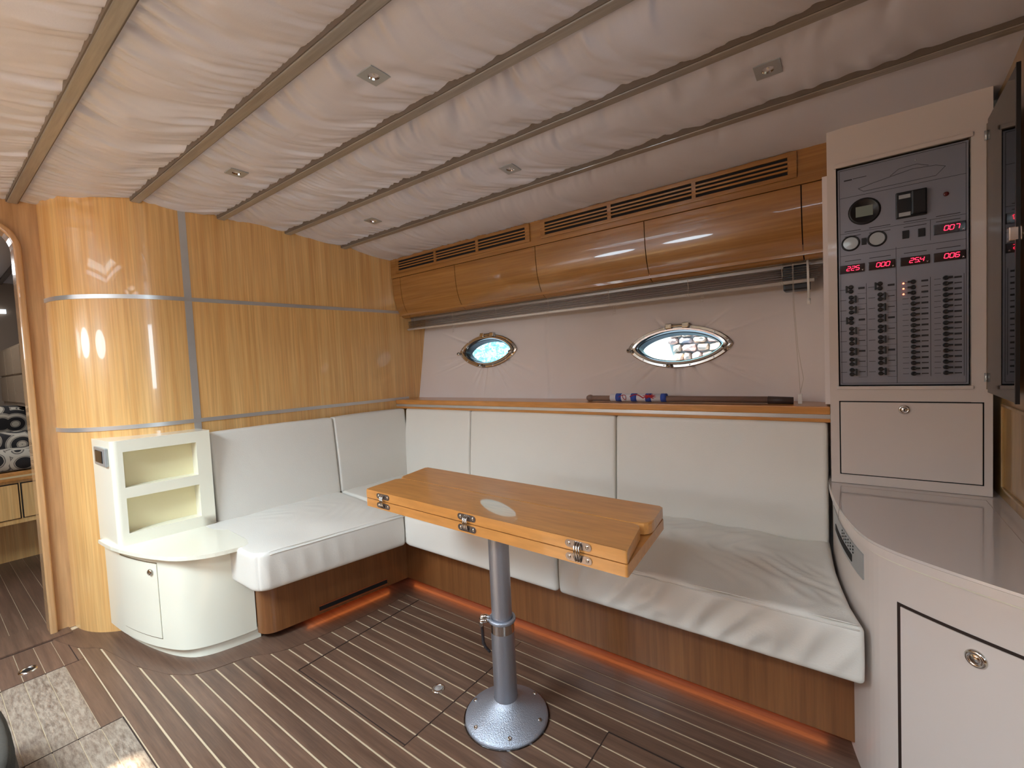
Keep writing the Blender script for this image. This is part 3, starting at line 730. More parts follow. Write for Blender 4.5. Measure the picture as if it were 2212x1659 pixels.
# ================================================================== SWITCH PANEL
pn = thing('switch_panel', 'grey electrical switch panel full of black breakers and red digital readouts', 'panel', (2.32, -.04, .92))
yp = -.040
box('faceplate', 2.1735, 2.4665, yp, yp+.004, .9255, 1.597, GREYPANEL, pn, .0008)
def cyl(name, x, z, r, h, mat, parent, prof=None, seg=28):
    return lathe(name, prof or [(0, h), (r*.9, h), (r, h*.8), (r, 0)], (x, yp, z), mat, parent, (0, -1, 0), seg)
g1 = cyl('tank_gauge', 2.239, 1.457, .0400, .006, BLACK, pn, [(0, .004), (.030, .004), (.033, .007), (.038, .007), (.0400, .003), (.0400, 0)])
box('lcd_screen', 2.218, 2.2595, yp-.0052, yp-.004, 1.441, 1.472, LCD, g1)
for x, z in ((2.2045, 1.366), (2.2685, 1.368)):
    m_ = cyl('round_meter', x, z, .0235, .006, BLACK, pn, [(.0185, .003), (.0195, .006), (.0225, .006), (.0235, .003), (.0235, 0)])
    lathe('meter_glass', [(0, .0035), (.0188, .0035)], (x, yp, z), PALEM, m_, (0, -1, 0), 28)
def rocker(x, z, w_=.0075, h=.010):
    box('rocker_switch', x-w_, x+w_, yp-.004, yp+.001, z-h, z+h, BLACK, pn, .001)
rocker(2.2375, 1.366, .006, .010); rocker(2.334, 1.367, .0078, .0115); rocker(2.369, 1.366, .0078, .0115)
ck = box('battery_switch', 2.312, 2.381, yp-.009, yp+.001, 1.415, 1.490, BLACK, pn, .003)
box('switch_lever', 2.346, 2.380, yp-.021, yp-.008, 1.419, 1.487, BLACK, ck, .004)
for z in (1.424, 1.475): box('switch_plate', 2.319, 2.345, yp-.0105, yp-.009, z-.005, z+.006, SATINGREY, ck, .0005)
cyl('alarm_lamp', 2.421, 1.462, .006, .003, P('dull_red_lens', lin(90, 26, 26), .2), pn)
SEG = {'0': 'abcdef', '2': 'abged', '4': 'fgbc', '5': 'afgcd', '6': 'afgcde', '7': 'abc'}
def meter(x0, x1, z0, z1, txt, unit, dot=None):
    mb_ = box('digital_readout', x0, x1, yp-.005, yp+.001, z0, z1, METERBOX, pn, .001)
    bm = bmesh.new(); h = .0125; w_ = .0082; zc_ = (z0+z1)/2+.001; y_ = yp-.0062; t = .00065
    xs0 = x1-.010-3*.0112
    for i, c in enumerate(txt):
        xl = xs0+i*.0112; sk = .0012
        P_ = {'a': ((xl, 1), (xl+w_, 1)), 'g': ((xl, 0), (xl+w_, 0)), 'd': ((xl, -1), (xl+w_, -1)), 'f': ((xl, 1), (xl, 0)), 'b': ((xl+w_, 1), (xl+w_, 0)), 'e': ((xl, 0), (xl, -1)), 'c': ((xl+w_, 0), (xl+w_, -1))}
        for s in SEG[c]:
            (xa_, ka), (xb_, kb) = P_[s]; dx = .0008 if s in 'agd' else 0; dz = 0 if s in 'agd' else .0008*(1 if ka > kb else -1)
            pa = (xa_+dx+sk*ka, y_, zc_+ka*h/2-dz); pb = (xb_-dx+sk*kb, y_, zc_+kb*h/2+dz); add_tube(bm, [pa, pb], t, 4)
        if dot == i: add_box(bm, xl+w_+.0006, xl+w_+.0024, y_-.0006, y_+.0004, zc_-h/2-.0008, zc_-h/2+.001)
    bobj('digits', bm, REDLED, mb_)
    ub = bmesh.new(); xu, zu = x1-.0055, z0+.0055
    if unit == 'V': add_tube(ub, [(xu-.0016, y_, zu+.002), (xu, y_, zu-.0015)], .0005, 4); add_tube(ub, [(xu, y_, zu-.0015), (xu+.0016, y_, zu+.002)], .0005, 4)
    else: add_tube(ub, [(xu-.0016, y_, zu-.0015), (xu, y_, zu+.002)], .0005, 4); add_tube(ub, [(xu, y_, zu+.002), (xu+.0016, y_, zu-.0015)], .0005, 4); add_tube(ub, [(xu-.0008, y_, zu), (xu+.0008, y_, zu)], .0004, 4)
    bobj('unit_letter', ub, WHITEP, mb_)
meter(2.176, 2.2385, 1.275, 1.300, '225', 'V'); meter(2.2475, 2.3105, 1.2755, 1.3005, '000', 'A')
meter(2.3215, 2.3865, 1.2755, 1.3005, '254', 'V', 1); meter(2.3945, 2.4605, 1.2755, 1.3005, '006', 'A'); meter(2.3945, 2.4605, 1.352, 1.380, '007', 'A')
# breakers
def br_single():
    bm = bmesh.new(); add_lathe(bm, [(0, .010), (.0048, .010), (.0062, .006), (.0066, 0)], (0, 0, 0), (0, -1, 0), 12); add_box(bm, .002, .0135, -.016, -.006, -.0022, .0022, .0008)
    me = bpy.data.meshes.new('breaker'); bmesh.ops.recalc_face_normals(bm, faces=bm.faces[:]); bm.to_mesh(me); bm.free(); me.materials.append(BLACK); return me
def br_double():
    bm = bmesh.new()
    for z in (-.0068, .0068): add_lathe(bm, [(0, .009), (.0045, .009), (.0062, .006), (.0066, 0)], (0, 0, z), (0, -1, 0), 12); add_box(bm, .001, .011, -.013, -.006, z-.0018, z+.0018)
    add_box(bm, .0085, .0135, -.015, -.009, -.011, .011, .001)
    me = bpy.data.meshes.new('breaker'); bmesh.ops.recalc_face_normals(bm, faces=bm.faces[:]); bm.to_mesh(me); bm.free(); me.materials.append(BLACK); return me
MS, MD = br_single(), br_double()
base = Vector(pn['_base'])
def put(name, me, x, z, flip=False):
    o = bpy.data.objects.new(name, me); C.objects.link(o); o.parent = pn; o.location = Vector((x, yp, z))-base
    if flip: o.rotation_euler = (0, math.pi, 0)
for k in range(9):
    z = 1.2245-k*(1.2245-.966)/8
    put('breaker', MD, 2.204, z, k in (0, 3)); put('breaker', MD, 2.2745, z+.001, k == 0)
for k in range(18):
    z = 1.2275-k*(1.2275-.958)/17
    put('breaker', MS, 2.350, z, k < 3); put('breaker', MS, 2.4195, z+.001)
for z in (1.2275, 1.2117, 1.1958): cyl('indicator_lamp', 2.3285, z-.002, .0022, .0025, REDLED2, pn, seg=10)
# printed rules, boat outline and tiny unreadable captions (too small to read in the photo)
pb = bmesh.new(); yy = yp-.0007
def ruleh(x0, x1, z, t=.0005): add_box(pb, x0, x1, yy, yy+.0005, z-t, z+t)
def rulev(x, z0, z1, t=.0005): add_box(pb, x-t, x+t, yy, yy+.0005, z0, z1)
for x in (2.1785, 2.4615): rulev(x, .931, 1.592)
ruleh(2.1785, 2.4615, .931); ruleh(2.1785, 2.4615, 1.592); ruleh(2.1785, 2.4615, 1.508); ruleh(2.1785, 2.4615, 1.398); ruleh(2.1785, 2.4615, 1.330)
rulev(2.3125, .931, 1.335); rulev(2.388, 1.340, 1.398)
for a, b in ((2.19, 2.23), (2.25, 2.30), (2.33, 2.38), (2.40, 2.45)):
    for z in (1.313, 1.404, 1.3885): ruleh(a, b, z, .0009)
for xc, n_, top_, bot in ((2.204, 9, 1.2245, .966), (2.2745, 9, 1.2245, .966)):
    rulev(xc+.038, bot-.014, top_+.014)
    for k in range(n_):
        z = top_-k*(top_-bot)/(n_-1); ruleh(xc-.028, xc-.012, z, .0007); ruleh(xc+.018, xc+.034, z+.001, .0012 if k % 3 else .003); ruleh(xc+.016, xc+.038, z-.0155, .0004)
for xc in (2.350, 2.4195):
    rulev(xc+.0375, .950, 1.236)
    for k in range(18):
        z = 1.2275-k*(1.2275-.958)/17; ruleh(xc-.024, xc-.010, z, .0006); ruleh(xc+.018, xc+.033, z, .0014 if k % 2 else .0026)
add_tube(pb, [(2.225, yy, 1.528), (2.26, yy, 1.536), (2.30, yy, 1.543), (2.35, yy, 1.552), (2.40, yy, 1.548), (2.42, yy, 1.540)], .0005, 4)
add_tube(pb, [(2.225, yy, 1.528), (2.238, yy, 1.517), (2.40, yy, 1.519), (2.42, yy, 1.540)], .0005, 4)
add_tube(pb, [(2.30, yy, 1.545), (2.32, yy, 1.560), (2.36, yy, 1.563), (2.385, yy, 1.552)], .0005, 4)
ruleh(2.19, 2.21, 1.560, .0018); ruleh(2.212, 2.245, 1.561, .0008)
bobj('printed_markings', pb, PRINT, pn)['kind'] = 'stuff'
lathe('panel_screw', [(0, .002), (.002, .0015), (.0022, 0)], (2.357, yp, 1.575), BRUSHED, pn, (0, -1, 0), 10)

# ================================================================== CONSOLE (curved counter unit)
cons = thing('console', 'cream curved console cabinet with a pale counter top at the right of the settee', 'cabinet', (2.5, -.4, 0))
front = smooth_path([(2.139, -.045), (2.148, -.14), (2.158, -.24), (2.173, -.34), (2.196, -.45), (2.225, -.545), (2.262, -.595), (2.30, -.627), (2.36, -.670), (2.434, -.716), (2.60, -.815)], 2)
front = resample(front, 320)
# counter top
poly = [tuple(p) for p in front]+[(2.75, -.85), (2.75, .24), (2.139, .24)]
prism('counter_edge', poly, .588, .6055, GEL2, cons); prism('counter_top', poly, .606, .612, TOP, cons, .003, 3)
bodyp = offset_path(front, .006)      # path goes away to the right: positive offset = outward?
def inset(p, d): return offset_path(p, d)
chk = offset_path(front, .01)
SGN = 1 if chk[-1][1] > front[-1][1] else -1   # sign that moves into the cabinet
body = inset(front, SGN*.010)
poly = [tuple(p) for p in body]+[(2.74, -.82), (2.74, .22), (2.15, .22)]
autosmooth(prism('body', poly, .0, .587, GEL2, cons))
# small rounded lip shadow line under the top
path_slab('shadow_reveal', inset(front, SGN*.006), 0, SGN*.006, .583, .588, GEL, cons)
# inlaid rectangle in the counter
ib = bmesh.new(); zc_ = .6123
for a in ((2.172, 2.492, -.0905, -.0895), (2.172, 2.173, -.42, -.09), (2.492, 2.493, -.62, -.09)): add_box(ib, *a, zc_-.0006, zc_+.0001)
bobj('lid_joint', ib, P('joint_line', lin(160, 144, 134), .6), cons)
# door on the oblique face
def sub(path, xlo, xhi): return np.array([p for p in path if xlo <= p[0] <= xhi])
dface = sub(body, 2.283, 2.60)
cd_ = path_slab('cabinet_door', dface, -SGN*.0035, SGN*.004, .03, .494, GEL2, cons)
gp = bmesh.new(); 
g0 = sub(body, 2.277, 2.60)
path_slab('door_gap', g0, -SGN*.0012, SGN*.003, .024, .500, SHADOWGAP, cons)
dn = Vector((-.110, -.149, 0)).normalized(); dn = Vector((-.537, -.843, 0)).normalized()
pk = None
for p in body:
    if p[0] > 2.381: pk = p; break
lock(None, (pk[0], pk[1]-.004, .460), (dn.x, dn.y, 0), .0165, cd_)
# air outlet on the side facing the settee
side = np.array([p for p in body if -.505 <= p[1] <= -.12])
av = path_slab('air_outlet', side, -SGN*.003, SGN*.002, .495, .556, SATINGREY, cons)
path_slab('outlet_slot', np.array([p for p in body if -.43 <= p[1] <= -.20]), -SGN*.0045, -SGN*.002, .506, .524, DARK, av)
bm = bmesh.new()
for k in range(6):
    for j in range(3):
        y = -.33-.022*k; x = float(np.interp(-y, -side[:, 1], side[:, 0])); add_box(bm, x-.0045, x-.002, y-.003, y+.003, .532+j*.008, .535+j*.008)
bobj('outlet_holes', bm, DARK, av)['kind'] = 'stuff'
# joinery wall to the right of the console
sw = thing('side_partition', 'ochre veneered partition with a recessed field at the right edge behind the console', 'panel', (2.54, -.5, .61))
box('board', 2.53, 2.56, -1.35, .2, .6125, 1.80, W_SIDE, sw)
box('field_moulding', 2.524, 2.531, -.80, -.062, .866, .874, W_SIDE, sw, .002); box('field_moulding', 2.524, 2.531, -.80, -.062, .640, .648, W_SIDE, sw, .002); box('field_moulding', 2.524, 2.531, -.070, -.062, .640, .874, W_SIDE, sw, .002)

# ================================================================== NICHE CABINET (left end of settee)
nc = thing('niche_cabinet', 'cream moulded cabinet with two open niches above a curved locker, left of the settee', 'cabinet', (0, -1.2, 0))
# tower with two niches; face slightly skewed
fxy = lambda y: -.036+.09*(y+1.047)*1.0      # x of the tower face at y
def tower():
    ya, yb = -1.049, -1.375; za, zb = .400, .818
    ys_ = [ya, -1.100, -1.337, yb+.012, yb]
    zs_ = [za, .483, .626, .678, .770, zb]
    zs_ = [za, .455, .600, .640, .778, zb]
    V = []; F = []
    return ya, yb, za, zb
ya, yb, za, zb = tower()
N1 = (-1.104, -1.338, .632, .772); N2 = (-1.096, -1.342, .452, .590)
bm = bmesh.new()
def qf(pts): bm.faces.new([bm.verts.new(p) for p in pts])
def F2(y, z, d=0): return (fxy(y)-d, y, z)
zl = [za, N2[2], N2[3], N1[2], N1[3], zb]; yl = [ya, -1.100, -1.340, yb+.020]
for i in range(5):
    for j in range(3):
        if j == 1 and i in (1, 3): continue
        qf([F2(yl[j], zl[i]), F2(yl[j+1], zl[i]), F2(yl[j+1], zl[i+1]), F2(yl[j], zl[i+1])])
rc = [(fxy(yb+.02)-.020+.020*math.cos(a), yb+.020-.020*math.sin(a)) for a in np.linspace(0, math.pi/2, 7)]
for k in range(6): qf([(rc[k][0], rc[k][1], za), (rc[k+1][0], rc[k+1][1], za), (rc[k+1][0], rc[k+1][1], zb), (rc[k][0], rc[k][1], zb)])
xs_e = -.36
qf([(rc[-1][0], rc[-1][1], za), (xs_e, yb-.012, za), (xs_e, yb-.012, zb), (rc[-1][0], rc[-1][1], zb)])
qf([F2(ya, za), F2(ya, zb), (-.16, ya, zb), (-.16, ya, za)])
top_poly = [(fxy(ya), ya)]+[(fxy(yb+.02), yb+.02)]+rc[1:]+[(xs_e, yb-.012), (-.30, -1.33), (-.16, ya)]
qf([(p[0], p[1], zb) for p in top_poly])
for z0n, z1n in ((N2[2], N2[3]), (N1[2], N1[3])):
    y0n, y1n = -1.100, -1.340; d = .055
    qf([F2(y0n, z0n), F2(y0n, z1n), F2(y0n, z1n, d), F2(y0n, z0n, d)]); qf([F2(y1n, z0n), F2(y1n, z1n), F2(y1n, z1n, d*.5), F2(y1n, z0n, d*.5)])
    m_ = 10
    for k in range(m_):
        t0, t1 = k/m_, (k+1)/m_; yA, yB = y0n+(y1n-y0n)*t0, y0n+(y1n-y0n)*t1
        dA, dB = d-(d*.5)*t0**2+.010*math.sin(math.pi*t0), d-(d*.5)*t1**2+.010*math.sin(math.pi*t1)
        qf([F2(yA, z0n), F2(yB, z0n), F2(yB, z0n, dB), F2(yA, z0n, dA)]); qf([F2(yA, z1n), F2(yB, z1n), F2(yB, z1n, dB), F2(yA, z1n, dA)])
bmesh.ops.remove_doubles(bm, verts=bm.verts[:], dist=1e-4)
tw = autosmooth(bobj('niche_tower', bm, GEL, nc), 30)
for z0n, z1n in ((N2[2], N2[3]), (N1[2], N1[3])):
    y0n, y1n = -1.100, -1.340; d = .055; m_ = 12; V = []
    for k in range(m_+1):
        t0 = k/m_; y = y0n+(y1n-y0n)*t0; dd = d-(d*.5)*t0**2+.010*math.sin(math.pi*t0); V += [F2(y, z0n, dd), F2(y, z1n, dd)]
    o = mobj('niche_back', V, [(2*k, 2*k+1, 2*k+3, 2*k+2) for k in range(m_)], NICHE, nc, True)
# plate (top of the lower locker)
pf = smooth_path([(-.27, -1.397), (-.216, -1.396), (-.087, -1.387), (.056, -1.357), (.155, -1.327), (.245, -1.292), (.297, -1.250), (.331, -1.205), (.352, -1.150), (.361, -1.097)], 1)
pf = np.vstack([pf, [(.35, -1.078), (.301, -1.063)]])
plate = [tuple(p) for p in pf]+[(-.03, -1.051), (-.16, -1.051), (-.26, -1.33)]
prism('locker_top', plate, .391, .405, GEL, nc, .004, 2)
bo = smooth_path([(-.36, -1.378), (-.216, -1.372), (-.087, -1.360), (.045, -1.335), (.140, -1.306), (.205, -1.278), (.243, -1.245), (.272, -1.195), (.295, -1.12), (.305, -1.055)], 2)
bo = resample(bo, 60)
autosmooth(prism('locker_body', [tuple(p) for p in bo]+[(.1, -1.04), (-.17, -1.04), (-.30, -1.33)], .040, .392, GEL, nc))
ib_ = resample(smooth_path([(-.33, -1.352), (-.107, -1.337), (.085, -1.301), (.20, -1.262), (.255, -1.215), (.285, -1.12), (.300, -1.040)], 2), 40)
autosmooth(prism('plinth', [tuple(p) for p in ib_]+[(-.16, -1.04), (-.28, -1.32)], 0, .045, GEL, nc))
dr = np.array([p for p in bo if -.125 <= p[0] <= .128])
nd = path_slab('locker_door', dr, .0030, -.004, .078, .362, GEL, nc)
path_slab('door_gap', np.array([p for p in bo if -.130 <= p[0] <= .133]), .0008, -.003, .074, .366, P('soft_gap', lin(110, 90, 66), .6), nc)
lock(None, (.098, -1.321-.0035, .330), (.29, -.957, 0), .0115, nd)
sk = thing('wall_socket', 'small dark grey wall socket on the side of the niche cabinet', 'socket', (-.18, -1.389, .75))
yb_ = yb-.012; 
def sy(x): return (yb)+(x-(fxy(yb+.02)-.02))/(xs_e-(fxy(yb+.02)-.02))*(-.012)
box('frame', -.262, -.098, sy(-.18)-.008, sy(-.18)+.003, .718, .790, SATINGREY, sk, .003)
box('insert', -.232, -.130, sy(-.18)-.0105, sy(-.18)-.006, .730, .778, BLACK, sk, .002)

# ================================================================== TABLE
tb = thing('table', 'folded varnished wooden table on a single aluminium pedestal in front of the settee', 'table', (1.372, -.820, 0))
cx, cy = 1.372, -.820
def rpoly(pts, rad):
    """rounded polygon; rad per corner"""
    out = []; n = len(pts)
    for i in range(n):
        p, a, b = Vector(pts[i]), Vector(pts[i-1]), Vector(pts[(i+1) % n]); r = rad[i]
        if r <= 0: out.append(tuple(p)); continue
        u, v = (a-p).normalized(), (b-p).normalized(); s, e = p+u*r, p+v*r
        for k in range(6):
            t = k/5; out.append(tuple((1-t)**2*s+2*t*(1-t)*p+t*t*e))
    return out
FLt, FR, BR, BL = (.903, -.931), (1.833, -.966), (1.801, -.656), (.850, -.612)
FM_L, FM_R = (.882, -.780), (1.800, -.806)
prism('lower_leaf', rpoly([FLt, FR, (1.806, -.657), BL], [.006, .006, .012, .01]), .594, .6205, W_TABLE, tb, .003)
prism('upper_leaf', rpoly([FLt, FR, (1.803, -.8095), (.888, -.7775)], [.005, .005, .02, .02]), .623, .650, W_TABLE, tb, .005)
prism('upper_leaf', rpoly([(.884, -.7735), (1.822, -.8055), (1.803, -.655), BL], [.02, .045, .008, .008]), .623, .650, W_TABLE, tb, .005)
fv = (Vector(FR)-Vector(FLt)).normalized(); fn = Vector((fv.y, -fv.x))
def fpt(s, d, z): p = Vector(FLt)+fv*s+fn*d; return (p.x, p.y, z)
Ltab = (Vector(FR)-Vector(FLt)).length
for s in (.095, .470, .815):
    hb = bmesh.new()
    for zc_ in (.6375, .6075):
        pts = [(s-.033+.0085*(1-math.cos(a)), zc_+.0085*math.sin(a)) for a in np.linspace(math.pi/2, -math.pi/2, 7)]
        ptsR = [(2*s-x, z) for x, z in reversed(pts)]; out = [(x, z) for x, z in pts]+ptsR
        out = [(s-.025-.0085*math.cos(a), zc_+.0085*math.sin(a)) for a in np.linspace(math.pi/2, -math.pi/2, 7)]+[(s+.025+.0085*math.cos(a), zc_+.0085*math.sin(a)) for a in np.linspace(-math.pi/2, math.pi/2, 7)]
        v0 = [hb.verts.new(fpt(x, .0004, z)) for x, z in out]; v1 = [hb.verts.new(fpt(x, .0018, z)) for x, z in out]
        hb.faces.new(v1); hb.faces.new(v0[::-1])
        for k in range(len(out)): k2 = (k+1) % len(out); hb.faces.new((v0[k], v0[k2], v1[k2], v1[k]))
    hg = bobj('hinge', hb, P('hinge_steel', lin(150, 140, 136), .25, metal=.9) if s == .095 else bpy.data.materials['hinge_steel'], tb)
    for zc_ in (.6375, .6075):
        for d in (-.023, .023): lathe('screw', [(0, .0012), (.003, .001), (.0042, 0)], fpt(s+d, .0018, zc_), STEEL, hg, (fn.x, fn.y, 0), 10)
    for d in (-.006, 0, .006):
        tube('link', [fpt(s+d, .002, .644), fpt(s+d, .0085, .634), fpt(s+d, .0095, .6225), fpt(s+d, .0085, .612), fpt(s+d, .002, .602)], .0024, STEEL, hg, 8)
def tcyl(name, prof, mat, **k): return lathe(name, prof, (cx, cy, 0), mat, tb, (0, 0, 1), 48)
tcyl('inner_post', [(.0300, .27), (.0300, .595)], ALU)
tcyl('mounting_plate', [(0, .584), (.085, .584), (.085, .594), (0, .594)], ALU)
tcyl('outer_post', [(.0345, .045), (.0345, .262)], ALU)
tcyl('polished_band', [(.0350, .262), (.0350, .292)], STEEL)
tcyl('clamp_collar', [(.0305, .296), (.0318, .302), (.039, .302), (.040, .299), (.040, .293), (.0355, .290)], ALUCAST)
bs = tcyl('base', [(.0352, .060), (.040, .052), (.046, .047), (.085, .026), (.118, .012), (.1225, .008), (.1235, 0)], ALUCAST)
for k in range(6):
    a = math.radians(12+60*k); r = .106
    lathe('bolt', [(0, .0015), (.0022, .001), (.0035, .0035), (.0055, .0025), (.006, -.002)], (cx+r*math.cos(a), cy+r*math.sin(a), .0175), STEEL, tb, (math.cos(a)*.35, math.sin(a)*.35, 1), 12)
tcyl('base_gasket', [(.1235, 0.0), (.1275, .0), (.1275, .003), (.1235, .003)], CLEARP)
# clamp ears and lever on the left of the collar (seen from the camera)
da = Vector((-.79, -.61, 0)); db = Vector((-da.y, da.x, 0))
cb = bmesh.new(); c0 = Vector((cx, cy, .297))
def cp(u, v, z): p = c0+da*u+db*v; return (p.x, p.y, .297+z)
for v in (-.011, .011): add_tube(cb, [cp(.036, v*.6, 0), cp(.050, v, .003), cp(.060, v, .001), cp(.066, v, -.005)], [.006, .0065, .0065, .004], 10)
add_tube(cb, [cp(.060, -.018, -.004), cp(.060, .018, -.004)], .0048, 12)
bobj('clamp_ears', cb, STEEL, tb, True)
tube('clamp_bolt', [cp(.061, -.024, -.005), cp(.061, .022, -.005)], .0062, STEEL, tb, 6, False)
lv = bmesh.new(); add_tube(lv, [cp(.062, -.004, -.006), cp(.060, -.004, -.020), cp(.059, -.004, -.070), cp(.054, -.002, -.084), cp(.040, 0, -.100)], [.0055, .0048, .0048, .0048, .004], 8)
add_tube(lv, [cp(.062, .005, -.006), cp(.060, .005, -.020), cp(.059, .005, -.070), cp(.054, .004, -.080), cp(.046, .002, -.088)], [.0045, .004, .004, .004, .003], 8)
bobj('clamp_lever', lv, P('dark_steel', lin(92, 88, 90), .2, metal=.9), tb, True)

# ================================================================== FLOOR FITTINGS, BAG, DOWNLIGHTS
r1 = thing('floor_ring', 'small round steel lift ring set in the teak floor left of the table base', 'ring', (1.116, -.853, 0), 'steel lift rings let into the floor')
lathe('rim', [(.0135, .0005), (.0145, .003), (.020, .0022), (.0215, .0)], (1.116, -.853, 0), STEEL, r1); lathe('pull', [(0, .0045), (.006, .004), (.0085, .002), (.0145, .001)], (1.116, -.853, 0), BRUSHED, r1)
r2 = thing('floor_ring', 'oval steel lift ring in the hatch before the fore cabin doorway', 'ring', (-.238, -1.625, 0), 'steel lift rings let into the floor')
lathe('rim', [(.017, .0005), (.019, .004), (.024, .004), (.026, .0)], (-.238, -1.625, 0), STEEL, r2); lathe('pull', [(0, .001), (.017, .001)], (-.238, -1.625, 0), BLACK, r2)
bg = thing('bag', 'black soft bag with a rounded top standing on the floor at the left edge', 'bag', (.56, -1.865, 0))
BX, BY = .56, -1.865
gb = bmesh.new()
nr, nh = 40, 26; rings = []
for j in range(nh+1):
    t = j/nh; h = .25*math.sin(t*math.pi/2)**.8; k_ = (1-t**5)**.5 if t > .6 else 1; k_ = max(k_, .0)
    k_ *= (1+.03*math.sin(t*9))
    rings.append([gb.verts.new((BX+.30*k_*math.copysign(abs(math.cos(a))**.7, math.cos(a)), BY+.14*k_*math.copysign(abs(math.sin(a))**.7, math.sin(a)), h)) for a in [2*math.pi*q/nr for q in range(nr)]])
for j in range(nh):
    for q in range(nr): gb.faces.new((rings[j][q], rings[j][(q+1) % nr], rings[j+1][(q+1) % nr], rings[j+1][q]))
bmesh.ops.remove_doubles(gb, verts=gb.verts[:], dist=1e-4)
bobj('body', gb, BAGM, bg, True)
tube('handle', [(BX-.08, BY, .245), (BX-.05, BY, .275), (BX+.05, BY, .275), (BX+.08, BY, .245)], .007, BAGM, bg, 8)

LLAB = ['bare square downlight nearest the camera, upper middle of the padded ceiling', 'dark square downlight at the upper right of the ceiling, above the switch panel side',
        'small square downlight at the left of the ceiling, above the veneered bulkhead', 'square downlight in mid ceiling, above the middle lockers', 'smallest square downlight, farthest in the corner above the settee']
proto = None
for i, (lx, ly) in enumerate(LIGHTS):
    z = float(ceil_z(ly))-.004
    if proto is None:
        t = thing('downlight', LLAB[i], 'lamp', (lx, ly, z), 'recessed square downlights in the ceiling')
        bm = bmesh.new(); s = .030
        ro = [(s, s), (-s, s), (-s, -s), (s, -s)]; nn_ = 32; r0 = .0145
        ci = [(r0*math.cos(2*math.pi*k/nn_), r0*math.sin(2*math.pi*k/nn_)) for k in range(nn_)]
        sq = [(s*max(-1, min(1, 1.4142*math.cos(2*math.pi*k/nn_))), s*max(-1, min(1, 1.4142*math.sin(2*math.pi*k/nn_)))) for k in range(nn_)]
        for zz in (-.0035, ):
            vi = [bm.verts.new((lx+x, ly+y, z+zz)) for x, y in ci]; vo = [bm.verts.new((lx+x, ly+y, z+zz)) for x, y in sq]; vu = [bm.verts.new((lx+x, ly+y, z+.006)) for x, y in sq]
            for k in range(nn_): k2 = (k+1) % nn_; bm.faces.new((vi[k], vi[k2], vo[k2], vo[k])); bm.faces.new((vo[k], vo[k2], vu[k2], vu[k]))
        bobj('plate', bm, SATINGREY, t)
        lathe('reflector', [(.0145, -.0036), (.012, .004), (.007, .012), (0, .014)], (lx, ly, z), STEEL, t, (0, 0, 1), 16, False)
        lathe('bulb', [(0, -.001), (.003, 0), (.0038, .004), (.003, .010)], (lx, ly, z), WHITEP, t, (0, 0, 1), 12)
        proto = t
    else:
        t = proto.copy(); C.objects.link(t); t.location = (lx, ly, z); t['label'] = LLAB[i]
        sl_ = (float(ceil_z(ly+.03))-float(ceil_z(ly-.03)))/.06; t.rotation_euler = (math.atan(sl_), 0, 0)
        for ch in proto.children:
            c = ch.copy(); C.objects.link(c); c.parent = t

# ================================================================== FORE CABIN (through the doorway)
fw = struct(box('trim_3', -2.72, -2.66, -2.9, -1.0, 0, 1.9, P('fore_cabin_lining', lin(150, 130, 112), .6)))
fw2 = struct(box('trim_4', -2.7, -.56, -1.30, -1.26, 0, 1.9, P('fore_cabin_side', lin(140, 116, 96), .6)))
fw3 = struct(box('trim_5', -2.7, -.56, -2.75, -2.71, 0, 1.9, P('fore_cabin_side2', lin(140, 116, 96), .6)))
fcb = bmesh.new()
add_box(fcb, -2.7, -.57, -2.7, -1.3, 1.79, 1.82)
struct(bobj('trim_6', fcb, FABRIC))
for i, y in enumerate((-1.38, -1.56, -1.74)): box('batten', -2.66, -.58, y-.012, y+.012, 1.778, 1.79, BATEDGE, bpy.data.objects['trim_6'])
m, n, l = new_mat('floral_quilt'); b = n['Principled BSDF']; b.inputs['Roughness'].default_value = .8
tc = n.new('ShaderNodeTexCoord'); vo = n.new('ShaderNodeTexVoronoi'); vo.inputs['Scale'].default_value = 11; l.new(tc.outputs['Object'], vo.inputs['Vector'])
wv = n.new('ShaderNodeMath'); wv.operation = 'SINE'; ml = n.new('ShaderNodeMath'); ml.operation = 'MULTIPLY'; ml.inputs[1].default_value = 13
l.new(vo.outputs['Distance'], ml.inputs[0]); l.new(ml.outputs[0], wv.inputs[0])
rp = n.new('ShaderNodeValToRGB'); rp.color_ramp.interpolation = 'CONSTANT'
rp.color_ramp.elements[0].color = lin(40, 36, 36); rp.color_ramp.elements[1].position = .45; rp.color_ramp.elements[1].color = lin(190, 176, 158)
e2 = rp.color_ramp.elements.new(.62); e2.color = lin(110, 100, 94); e3 = rp.color_ramp.elements.new(.8); e3.color = lin(200, 188, 170)
mr = n.new('ShaderNodeMapRange'); mr.inputs[1].default_value = -1; l.new(wv.outputs[0], mr.inputs[0]); l.new(mr.outputs[0], rp.inputs[0]); l.new(rp.outputs[0], b.inputs['Base Color'])
QUILT = m
bed = thing('berth', 'wooden berth with a black and white floral quilt seen through the doorway', 'bed', (-1.95, -1.8, 0))
box('base', -2.6, -1.52, -2.6, -1.32, .285, .54, W_VERT, bed)
box('plinth', -2.6, -1.85, -2.6, -1.32, 0, .29, W_VERT, bed)
box('edge_board', -1.53, -1.49, -2.6, -1.32, .525, .575, W_TABLE, bed, .008)
box('light_inlay', -1.489, -1.486, -2.6, -1.32, .545, .555, P('pale_inlay', lin(214, 186, 140), .4), bed)
for a in ((-1.475, -1.345), (-1.66, -1.49), (-1.86, -1.68)):
    o = box('drawer_front', -1.519, -1.506, a[0], a[1], .315, .505, W_VERT, bed, .003)
    box('drawer_gap', -1.5195, -1.5185, a[0]-.005, a[1]+.005, .310, .510, DARK, bed)
